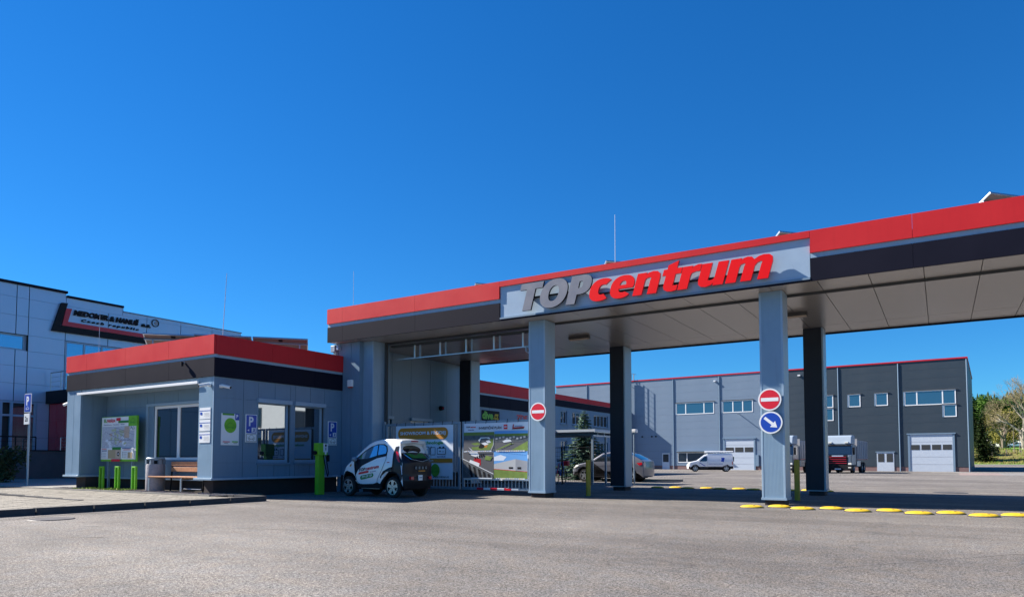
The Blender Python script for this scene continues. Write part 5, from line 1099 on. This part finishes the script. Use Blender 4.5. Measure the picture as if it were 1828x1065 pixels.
# ------------------------------------------------------------------ big hall across the yard
fb = thing('hall_building', 'large two tone grey industrial hall with thin red roof edge across the yard', 'building', (-48.22, 91.21, 0), R(-2.823))
def fbx(name, u0, u1, d0, d1, z0, z1, mt, par=None, bev=0):   # d: depth, negative = proud of the facade
    return MB().box(u0, u1, d0, d1, z0, z1, mt).build(name, par or fb, world=False, bev=bev)
ub = [-1, 4.2, 10.8, 17.45, 23.75, 30.3, 37.95, 44.2, 50.88]; ht = 11.98; rows = 12; ph = (ht - .22) / rows
fbx('wall_core', -.95, 50.83, .06, 24, -.6, 11.9, 'seam')
for i in range(8):
    me = MB().box(0, ub[i + 1] - ub[i] - .02, 0, .055, 0, ph - .008, 'farlight' if i < 5 else 'fardark').mesh('wall_panel')
    for k in range(rows): piece('wall_panel', me, fb, (ub[i] + .01, 0, .22 + k * ph))
fbx('side_wall', 50.82, 50.88, .06, 24, .22, ht, 'fardark'); fbx('side_wall', -1, -.95, .06, 24, .22, ht, 'farlight')
fbx('plinth', -.98, 24.4, .03, .1, -.6, .21, 'farplinth'); fbx('plinth', 28.3, 45.2, .03, .1, -.6, .21, 'farplinth'); fbx('plinth', 49.45, 50.9, .03, 24, -.6, .21, 'farplinth')
fbx('roof_edge', -1.05, 50.95, -.08, .3, ht, ht + .16, 'redclad'); fbx('roof_edge', 50.7, 50.95, .3, 24, ht, ht + .16, 'redclad'); fbx('roof', -.9, 50.7, .3, 24, ht - .2, ht, 'roofgrey')
for u in ub[1:-1] + [50.7]:
    if 10 < u < 11: continue
    MB().cyl((u + .12, -.045, -.3), (u + .12, -.045, ht - .1), .06, 'fartrim', n=10).build('downpipe', fb, world=False, smooth=True)
def fwin(u0, u1, z0, z1, mull, trimc='fartrim'):
    w_ = MB(); fr = .10
    w_.box(u0, u1, -.03, .04, z0, z0 + fr, 'white').box(u0, u1, -.03, .04, z1 - fr, z1, 'white').box(u0, u0 + fr, -.03, .04, z0 + fr, z1 - fr, 'white').box(u1 - fr, u1, -.03, .04, z0 + fr, z1 - fr, 'white')
    for m_ in mull: w_.box(m_ - .06, m_ + .06, -.03, .04, z0 + fr, z1 - fr, 'white')
    w_ = w_.build('window', fb, world=False); e = [u0 + fr] + [q for m_ in mull for q in (m_ - .06, m_ + .06)] + [u1 - fr]
    for a, b in zip(e[::2], e[1::2]): fbx('pane', a, b, -.012, -.004, z0 + fr, z1 - fr, 'farglass', w_)
    fbx('hood', u0 - .12, u1 + .12, -.10, -.031, z1 + .002, z1 + .08, 'seam', w_); fbx('side_trim', u0 - .09, u0 - .002, -.05, -.0, z0, z1, 'fartrim', w_); return w_
fwin(17.95, 23.15, 7.05, 8.62, (19.3, 21.8)); fwin(24.24, 28.13, 7.06, 8.62, (25.6, 26.85))
fwin(36.3, 37.5, 7.19, 8.7, ()); fwin(36.3, 37.5, 5.63, 7.12, ()); fwin(39.13, 40.42, 7.16, 8.66, ()); fwin(41.95, 43.24, 7.18, 8.66, ()); fwin(44.87, 49.77, 7.06, 8.68, (46.1, 48.54)); fwin(48.57, 49.8, 5.68, 7.03, ())
w_ = fwin(18.1, 23.06, .62, 2.0, (19.4, 21.8))
for c_ in w_.children:
    if c_.name.startswith('pane'): c_.data.materials[0] = M['glass']
fbx('awning', 18.2, 23.5, -.75, -.03, 2.10, 2.17, 'fartrim')
def gdoor(u0, u1, z1, wz0, wz1, n):
    t = fbx('garage_door', u0, u1, -.012, .03, -.34, z1, 'gatewhite'); k = 5
    for i in range(1, k):
        z = -.34 + (z1 + .34) * i / k; fbx('door_joint', u0, u1, -.02, -.013, z - .012, z + .012, 'tippergrey', t)
    wd = (u1 - u0) / n
    for i in range(n): fbx('pane', u0 + wd * i + .09, u0 + wd * (i + 1) - .09, -.03, -.021, wz0, wz1, 'interior', t)
    fbx('door_frame', u0 - .2, u0 - .01, -.06, .0, -.34, z1, 'fartrim', t); fbx('door_frame', u1 + .01, u1 + .2, -.06, .0, -.34, z1, 'fartrim', t); fbx('door_frame', u0 - .3, u1 + .3, -.12, .0, z1 + .002, z1 + .12, 'fartrim', t)
gdoor(24.5, 28.15, 3.68, 1.98, 2.58, 3); gdoor(45.31, 49.34, 3.82, 2.1, 2.66, 4)
def pdoor(u0, u1, z1, n):
    t = fbx('entrance_door', u0, u1, -.03, .02, -.34, z1, 'gatewhite'); wd = (u1 - u0) / n
    for i in range(n): fbx('pane', u0 + wd * i + .12, u0 + wd * (i + 1) - .12, -.045, -.031, .75 if n > 1 else .7, z1 - .15, 'interior', t)
    fbx('door_frame', u0 - .12, u1 + .12, -.08, .0, z1 + .002, z1 + .09, 'fartrim', t)
pdoor(15.9, 16.94, 1.9, 1); pdoor(41.97, 43.71, 1.85, 2)
fbx('wall_lamp', 23.2, 23.45, -.3, -.0, 11.2, 11.35, 'white'); fbx('wall_lamp', 33.6, 33.9, -.3, 0, 11.2, 11.35, 'white'); fbx('meter_box', 28.45, 28.8, -.3, 0, .2, 1.6, 'fartrim')
MB().cyl((26.4, -.02, 6.85), (26.4, -1.15, 6.8), .05, 'steel', n=8).build('sign_arm', fb, world=False)
for u in (12.9, 14.3, 14.9): fbx('wall_vent', u, u + .22, -.08, -.0, 4.1, 4.28, 'black')
# stair annex and caged roof ladder behind the rear column
an = fbx('stair_annex', 9.8, 11.35, -1.62, -.005, -.4, 7.65, 'farlight')
la = MB()
for d in (-.62, -.8, -1.06): la.box(11.0, 11.05, d - .03, d + .03, 7.66, 13.1, 'galv')
for i in range(8):
    z = 8.1 + i * .7; la.box(11.0, 11.04, -1.08, -.02 if i in (5, ) else -.6, z, z + .05, 'galv')
la.build('roof_ladder', fb, world=False); fbx('duct', 10.4, 11.2, -.60, -.40, 7.66, 12.6, 'farlight')
MB().tube([(11.5, -.2, 12.1), (11.5, -.2, 13.1), (11.5, .5, 13.1), (11.5, .5, 12.2)], .04, 'galv').tube([(11.9, -.2, 12.1), (11.9, -.2, 13.0), (11.9, .5, 13.0)], .04, 'galv').build('ladder_rail', fb, world=False)

# ------------------------------------------------------------------ company building on the far left
lb = thing('company_building', 'two storey pale metal panel building with a company sign at the left edge', 'building', (-39, 18, 0)); LX = -39
zc_ = [3.93, 4.8, 5.67, 6.47, 7.27, 8.2, 9.11]
MB().box(-58, LX - .3, -6, 20.9, -.1, 9.6, 'seam').box(-58, LX - .3, 20.9, 28.6, -.1, 8.8, 'seam').build('wall_core', lb)
ycut = [2.3 + 2.228 * i for i in range(9)]; ycut = [15.67 - 2.23 * i for i in range(9, 0, -1)] + [15.67, 16.22, 17.95]
hw_ = [(15.67 - 2.23, 16.22, 6.47, 7.27)]
panels(lb, 'x', LX, 1, ycut, zc_ + [9.75], hw_, 'lbpanel', gap=.018, name='facade_panel')
yr = [17.95, 20.13, 22.3, 24.4, 26.5, 28.6]
panels(lb, 'x', LX, 1, yr, [7.27, 8.2, 9.11], [], 'lbpanel', gap=.018, name='facade_panel')
panels(lb, 'x', LX, 1, [17.95, 20.9], [9.11, 9.55], [], 'lbpanel', gap=.01, name='facade_panel'); panels(lb, 'x', LX, 1, [20.9, 22.3, 24.4, 26.5, 28.6], [9.11, 9.32], [], 'lbpanel', gap=.01, name='facade_panel'); panels(lb, 'x', LX, 1, [24.4, 26.5, 28.6], [3.93, 4.8, 5.67, 6.47, 7.27], [], 'lbpanel', gap=.018, name='facade_panel')
MB().box(-58, LX + .12, -6, 17.97, 9.75, 9.87, 'band').box(-58, LX + .1, 17.97, 20.92, 9.55, 9.66, 'band').box(-58, LX + .06, 20.92, 28.65, 9.32, 9.37, 'fartrim').build('parapet_cap', lb)
MB().box(-44, LX - .02, 20.91, 20.95, 9.0, 9.55, 'lbpanel').box(-58, LX - .02, 28.6, 28.64, 0, 9.32, 'lbpanel').build('gable_panel', lb)
wdw = MB().box(LX - .2, LX - .12, 13.5, 16.2, 6.48, 6.56, 'trim').box(LX - .2, LX - .12, 13.5, 16.2, 7.18, 7.26, 'trim').box(LX - .2, LX - .12, 16.05, 16.2, 6.56, 7.18, 'trim').build('window', lb); MB().box(LX - .17, LX - .15, 13.5, 16.05, 6.56, 7.18, 'skyglass').build('pane', wdw)
MB().box(LX - .02, LX + .04, 16.17, 16.22, 6.47, 7.27, 'black').build('reveal', wdw)
# ribbon window
wdw = MB(); zs = (3.95, 6.22, 7.25); yy = [17.97 + .915 * i for i in range(8)]
for y in yy: wdw.box(LX - .12, LX - .02, y, y + .09, zs[0], zs[2], 'trim')
for z in (3.95, 6.18, 7.17): wdw.box(LX - .1, LX - .025, 17.97, 24.4, z, z + .08, 'trim')
wdw = wdw.build('window', lb)
for a, b in zip(yy, yy[1:]):
    for z0, z1 in ((4.03, 6.18), (6.26, 7.17)): MB().box(LX - .08, LX - .06, a + .09, b, z0, z1, 'skyglass').build('pane', wdw)
# ground floor doors
gd = MB(); 
for y in (8.6, 10.6, 12.6, 13.1, 15.1, 15.55, 16.6): gd.box(LX - .12, LX - .0, y, y + .12, 1.2, 3.92, 'trim')
for z in (1.2, 3.15, 3.82): gd.box(LX - .1, LX - .01, 8.6, 16.7, z, z + .10, 'trim')
gd = gd.build('glass_front', lb)
for a, b in ((8.72, 10.6), (10.72, 12.6), (13.22, 15.1), (15.67, 16.6)):
    for z0, z1 in ((1.3, 3.15), (3.25, 3.82)): MB().box(LX - .06, LX - .04, a, b, z0, z1, 'mirrorglass').build('pane', gd)
panels(lb, 'x', LX, 1, [16.72, 17.3], [1.2, 2.1, 3.0, 3.92], [], 'lbpanel', gap=.015, name='facade_panel'); panels(lb, 'x', LX, 1, [-4, 0, 4.2, 8.6], [1.2, 3.92], [], 'lbpanel', name='facade_panel', gap=.015)
# red entrance box with black band and balcony
panels(lb, 'y', 17.3, -1, [-38.98, -38.2, -37.4, -36.4, -35.4, -34.4], [1.2, 2.1, 3.0, 3.86], [], 'redclad', gap=.012, name='red_panel')
MB().box(-38.98, -34.4, 17.36, 20, 0, 3.85, 'seam').build('entrance_core', lb); MB().box(-38.96, -34.2, 17.1, 20.2, 3.86, 4.5, 'black').build('entrance_band', lb)
MB().box(-40, -37.2, 2, 17.28, 0, 1.19, 'darkconcrete').build('terrace', lb)
t = thing('ramp_wall', 'dark concrete ramp wall in front of the left building', 'wall', (-37, 18, 0)); MB().box(-37.15, -36.95, 15.0, 24, -.1, 1.42, 'darkconcrete').build('wall', t); MB().box(-37.2, -36.9, 14.98, 24, 1.422, 1.47, 'black').build('coping', t)
def railing(label, pts, z0, h, n, mt='steel'):
    t = thing('railing', label, 'railing', (pts[0][0], pts[0][1], z0)); a = Vector((*pts[0], z0)); b = Vector((*pts[1], z0))
    for i in range(n + 1): p_ = a.lerp(b, i / n); MB().cyl(p_, p_ + Vector((0, 0, h)), .028, mt, n=8).build('post', t)
    MB().cyl(a + Vector((0, 0, h)), b + Vector((0, 0, h)), .03, mt, n=8).build('handrail', t)
    for k in range(1, 4): MB().cyl(a + Vector((0, 0, h * k / 4)), b + Vector((0, 0, h * k / 4)), .008, mt, n=6).build('wire', t)
railing('steel railing on top of the ramp wall by the red entrance', (( -37.05, 17.0), (-37.05, 20)), 1.47, .62, 3); railing('thin balcony railing above the black entrance band', ((-38.7, 17.2), (-34.5, 17.2)), 4.5, .95, 4); railing('dark railing on the terrace by the glass doors', ((-37.3, 13.4), (-37.3, 16.0)), 1.2, .9, 3, 'black')
# company sign
sg = thing('company_sign', 'company sign with black and red angle and black lettering on the left building', 'sign', (LX + .2, 20, 7.6))
MB().prism([(17.66, 9.2), (17.24, 7.67), (22.56, 7.70), (22.59, 7.985), (17.62, 7.985), (17.95, 9.22)], 'x', LX + .02, LX + .20, 'black').build('black_angle', sg)
MB().prism([(17.9, 8.95), (18.18, 8.97), (18.0, 8.26), (22.54, 8.24), (22.57, 8.02), (17.72, 8.02)], 'x', LX + .02, LX + .14, 'redclad').build('red_angle', sg)
def raised(par, word, y0, y1, z0, z1, mt, bold, shear, sp_=1.0):
    vs, fs = text_mesh(word, bold, shear, .5, sp_); ax = min(v[0] for v in vs); bx = max(v[0] for v in vs); ay = min(v[1] for v in vs); by = max(v[1] for v in vs)
    MB().add([(LX + (.10 if v[2] > 0 else .02), y0 + (v[0] - ax) / (bx - ax) * (y1 - y0), z0 + (v[1] - ay) / (by - ay) * (z1 - z0)) for v in vs], fs, mt).build('lettering', par)
raised(sg, 'MEDOMER & HANUŠ', 18.3, 21.8, 8.66, 9.03, 'black', .05, .2); raised(sg, 'a.s.', 21.95, 22.5, 8.66, 8.84, 'black', .05, .2); raised(sg, 'Czech republic', 18.7, 21.8, 8.35, 8.53, 'black', .03, .2, 1.5)
MB().lathe([(.18, 0), (.22, 0), (.22, .05), (.18, .05)], (LX + .02, 22.78, 9.0), 'x', 'black', 24).build('ring', sg); MB().lathe([(0, .05), (.09, .05), (.09, 0)], (LX + .02, 22.84, 9.0), 'x', 'tippergrey', 16).build('ring_core', sg)
# parking sign on its post, shrubs
t = thing('parking_sign', 'blue parking sign with white plate on a thin grey post far left', 'road sign', (-27.1, 11.4, .1))
MB().cyl((-27.1, 11.4, .05), (-27.1, 11.4, 3.3), .035, 'galv', n=12).build('post', t, smooth=True)
MB().box(-27.36, -26.88, 11.34, 11.36, 2.66, 3.31, 'signwhite').build('plate', t); p = Print((-27.36, 11.34, 2.66), **PY_); p.rect(.02, .02, .46, .63, 'signblue'); p.text('P', .15, .24, .34, .56, 'signwhite', .04); p.carline(.12, .08, .24, .12, .015, 'signwhite'); p.mb.build('print', t, recalc=False)
MB().box(-27.36, -26.98, 11.34, 11.36, 2.24, 2.62, 'signwhite').build('plate', t); p = Print((-27.36, 11.34, 2.24), **PY_); p.text('2x', .08, .1, .3, .28, 'black', .02); p.mb.build('print', t, recalc=False)
def leafball(name, label, cat, loc, rx, ry, rz, mt, n, size, stems=6, group=None, z0=.1, clumps=14):
    t = thing(name, label, cat, loc, 0, group); rnd = random.Random(n); m2 = MB(); st2 = MB()
    cl = [Vector((rnd.uniform(-.7, .7) * rx, rnd.uniform(-.7, .7) * ry, z0 + rnd.uniform(.25, .95) * rz)) for _ in range(clumps)]
    for c_ in cl:
        st2.cyl((c_.x * .15, c_.y * .15, 0), c_, .012 + rz * .008, 'bark', .004, 5)
        for k in range(n // clumps):
            d = Vector((rnd.gauss(0, 1), rnd.gauss(0, 1), rnd.gauss(0, 1))).normalized() * (rnd.random() ** .5) * min(rx, rz) * .42
            p_ = c_ + d; a = Vector((rnd.gauss(0, 1), rnd.gauss(0, 1), rnd.gauss(0, 1))).normalized() * size * rnd.uniform(.5, 1.2); b = a.cross(Vector((rnd.gauss(0, 1), rnd.gauss(0, 1), rnd.gauss(0, 1)))).normalized() * a.length * .5
            m2.add([p_ - b, p_ + a, p_ + b, p_ - a], [(0, 1, 2, 3)], mt)
    st2.build('trunk' if cat == 'tree' else 'stems', t, world=False); m2.build('crown' if cat == 'tree' else 'foliage', t, world=False, recalc=False); return t
leafball('shrub', 'dark evergreen shrub by the ramp wall, left of the parking post', 'shrub', (-32.2, 12.5, 0), 1.1, .8, 1.1, 'shrubleaf', 1600, .09); leafball('shrub', 'dark low shrub at the left edge below the glass doors', 'shrub', (-33.6, 11.2, 0), 1.0, .8, 1.15, 'shrubleaf', 1500, .09)

# ------------------------------------------------------------------ right hand background
conifer('fir_tree', 'dark conifer beside the right corner of the hall', (5.75, 135.4, zg(135)), 8.6, 1.75, 'darkneedle', 26, 46, .38)
conifer('fir_tree', 'second dark conifer half hidden behind the first, by the hall corner', (5.0, 150, zg(150)), 10.5, 2.1, 'darkneedle', 26, 60, .42)
leafball('bush', 'low dark bush at the foot of the conifer by the hall corner', 'bush', (6.6, 141, 1.5), 1.6, 1.2, 1.6, 'shrubleaf', 1400, .16, clumps=10)
# bare tree
def bare_tree(label, loc, h, seed, mt, levels=7, tw='twig'):
    t = thing('bare_tree', label, 'tree', loc); rnd = random.Random(seed); tr_ = MB(); br = MB(); tw_ = MB()
    def grow(p_, d, L, r, lev):
        q = p_ + d * L
        (tr_ if lev <= 3 else tw_).cyl(p_, q, r, mt if lev < 4 else tw, max(r * .68, .008), 7 if lev < 3 else 4 if lev < 5 else 3, cap=False)
        if lev >= levels: return
        n = 2 if lev == 0 else rnd.choice([2, 3, 3]) if lev < 5 else 3
        for k in range(n):
            ax = d.orthogonal().normalized(); ax.rotate(Matrix.Rotation(rnd.uniform(0, 6.28), 3, d)); nd = d.copy(); nd.rotate(Matrix.Rotation(R(rnd.uniform(16, 46)), 3, ax)); nd = (nd + Vector((0, 0, .10))).normalized()
            grow(q, nd, L * rnd.uniform(.68, .88), max(r * rnd.uniform(.52, .68), .012), lev + 1)
    for k in range(3):
        a = k * 2.1 + .4; grow(Vector((0, 0, 0)), Vector((math.cos(a) * .16, math.sin(a) * .16, 1)).normalized(), h * .19, h * .022, 0)
    tr_.build('trunk', t, world=False, smooth=True); tw_.build('twigs', t, world=False); return t
bare_tree('big bare deciduous tree with pale trunk at the right edge', (13.1, 159, 2.9), 17.2, 4, 'palebark')
bare_tree('smaller bare tree with brown twigs in front of the forest', (11.0, 176, 3.2), 11.5, 9, 'bark', 6)
leafball('willow_tree', 'yellow green budding tree behind the bare tree', 'tree', (11.6, 186, 3.3), 3.6, 3, 8.5, 'willow', 6500, .24, clumps=30)
leafball('bush', 'olive green bush beside the gabled house', 'bush', (10.6, 218, 3.8), 2.6, 2, 4.0, 'olive', 2400, .25, clumps=16)
leafball('leafy_tree', 'fresh green spring tree at the foot of the dark forest, left', 'tree', (11.4, 300, 8.2), 5, 4, 15, 'fresh', 6000, .55, clumps=34); leafball('leafy_tree', 'fresh green spring tree at the foot of the dark forest, beside the house roof', 'tree', (17.6, 305, 8.5), 4.6, 4, 13.5, 'fresh', 6200, .55, clumps=34)
for x, y, lb_ in ((10.35, 143.2, 'thin young tree with pale stem beside the road, left of the pair'), (11.2, 143.8, 'thin young tree with pale stem beside the road, right of the pair')):
    t = thing('young_tree', lb_, 'tree', (x, y, zg(y)), 0, 'young trees by the road'); MB().cyl((0, 0, -.2), (.05, 0, 4.8), .05, 'palebark', .015, 8).build('trunk', t, world=False, smooth=True)
    m2 = MB()
    for k in range(16): a = k * 2.4; z = 2.2 + k * .16; m2.cyl((.03, 0, z), (.03 + .5 * math.cos(a), .5 * math.sin(a), z + .55), .012, 'twig', .004, 4)
    m2.build('twigs', t, world=False); MB().box(.14, .2, -.03, .03, -.2, 1.7, 'palebark').build('stake', t, world=False)
for i, x in enumerate((5.4, 7.2, 9.2, 11.2, 13.4, 15.5)):
    y = 139.5 + i * .5; solo('fence_post', MB().box(x - .06, x + .06, y - .06, y + .06, zg(y) - .2, zg(y) + 1.15, 'palebark'), 'short wooden fence post on the grassy bank, %s from the hall corner' % ('first', 'second', 'third', 'fourth', 'fifth', 'sixth')[i], 'fence post', (x, y, zg(y)), 'fence posts on the bank')
def house(label, loc, rz, wd, dp, eh, rh, wins, extra=False):
    t = thing('house', label, 'house', loc, rz)
    MB().prism([(-wd / 2, -.5), (wd / 2, -.5), (wd / 2, eh), (0, rh - .12), (-wd / 2, eh)], 'y', 0, dp, 'housewall').build('walls', t, world=False)
    r = MB()
    for s_ in (-1, 1): r.prism([(0, rh), (0, rh - .18), (s_ * (wd / 2 + .5), eh - .48), (s_ * (wd / 2 + .5), eh - .30)], 'y', -.5, dp + .4, 'houseroof')
    r = r.build('roof', t, world=False); MB().box(-1.4, -.8, dp * .5, dp * .5 + .6, rh - .8, rh + .7, 'houseroof').build('chimney', r, world=False)
    for x, z, w_, h in wins:
        f = MB().box(x - w_ / 2, x + w_ / 2, -.05, .02, z, z + h, 'white').build('window', t, world=False); MB().box(x - w_ / 2 + .12, x + w_ / 2 - .12, -.07, -.051, z + .12, z + h - .12, 'glass').build('pane', f, world=False)
    MB().box(-wd / 2 - .02, wd / 2 + .02, -.06, -.01, -.5, .35, 'darkconcrete').build('plinth', t, world=False)
house('white gabled house with reddish roof at the forest edge', (13.1, 244, 4.4), R(-12), 8.2, 9, 3.6, 6.4, [(-1.9, 1.0, 1.2, 1.3), (1.8, 1.0, 1.5, 1.5), (2.2, 3.0, 1.1, .9)])
house('low white house partly hidden by the bare tree at the right edge', (22.8, 268, 5.2), R(70), 8, 12, 2.8, 4.6, [(-1.8, .9, 1.4, 1.3), (1.5, .9, 1.4, 1.3)])
generic_car('parked_car', 'tiny pale blue car on the meadow lane at the right edge', 'car', (13.6, 212, zg(212)), R(10), 4.2, 1.5, .88, 'bluecar', hp, (.85, 3.42), .32, [[(1.40, 1.0), (1.95, 1.34), (3.2, 1.3), (3.2, 1.05)]])
# wooded hill behind
rnd = random.Random(11); fo = MB(); cnt = 0
for k in range(2600):
    x = rnd.uniform(-70, 190); y = rnd.uniform(318, 560)
    if x > 10 + (y) * .25 + 60: continue
    z = zt(x, y) - .5; h = rnd.uniform(8, 13) * (1 if rnd.random() < .93 else 1.25); r = h * rnd.uniform(.17, .27); nseg = 7
    for q in range(6):
        f = q / 6; zb = z + h * (.08 + .86 * f) ; rr = r * (1 - f) ** .8 * rnd.uniform(.8, 1.2); tip = (x + rnd.uniform(-.2, .2), y, zb + h * .27 * (1 - f * .3))
        vs = [(x + rr * (1 + (.35 if i % 2 else -.15)) * math.cos(2 * math.pi * i / nseg + q), y + rr * (1 + (.35 if i % 2 else -.15)) * math.sin(2 * math.pi * i / nseg + q), zb - rnd.uniform(0, .08) * h) for i in range(nseg)] + [tip]
        fo.add(vs, [(i, (i + 1) % nseg, nseg) for i in range(nseg)], 'forest')
struct('forest', fo, 'stuff', recalc=False)
# grass tufts on the bank
gr_ = MB()
for k in range(5200):
    x = rnd.uniform(3.5, 22); y = rnd.uniform(129, 160); z = zt(x, y); h = rnd.uniform(.12, .4) if y < 149 else rnd.uniform(.06, .18); a = rnd.uniform(0, 6.28); wd = .06
    gr_.add([(x - wd * math.cos(a), y - wd * math.sin(a), z - .03), (x + wd * math.cos(a), y + wd * math.sin(a), z - .03), (x + rnd.uniform(-.1, .1), y, z + h)], [(0, 1, 2)], 'drygrass' if y < 148 and rnd.random() < .7 else 'grass')
struct('grass', gr_, 'stuff', recalc=False)
# white house across the drive, outside the frame: it is what the side windows mirror
nb = thing('neighbour_building', 'white flat roofed building across the drive, seen mirrored in the side windows', 'building', (16, 40, 0))
MB().box(14, 26, 24, 60, -.3, 6.2, 'housewall').build('walls', nb); MB().box(13.8, 26.2, 23.8, 60.2, 6.2, 6.5, 'fardark').build('roof', nb)
for y in (26, 30, 34.5, 39, 44, 49, 54):
    f = MB().box(13.93, 13.99, y, y + 1.8, 3.6, 5.2, 'seam').build('window', nb); MB().box(13.91, 13.929, y + .1, y + 1.7, 3.7, 5.1, 'glass').build('pane', f)
MB().box(13.8, 13.99, 24, 60, -.3, 2.6, 'fardark').build('base_band', nb)
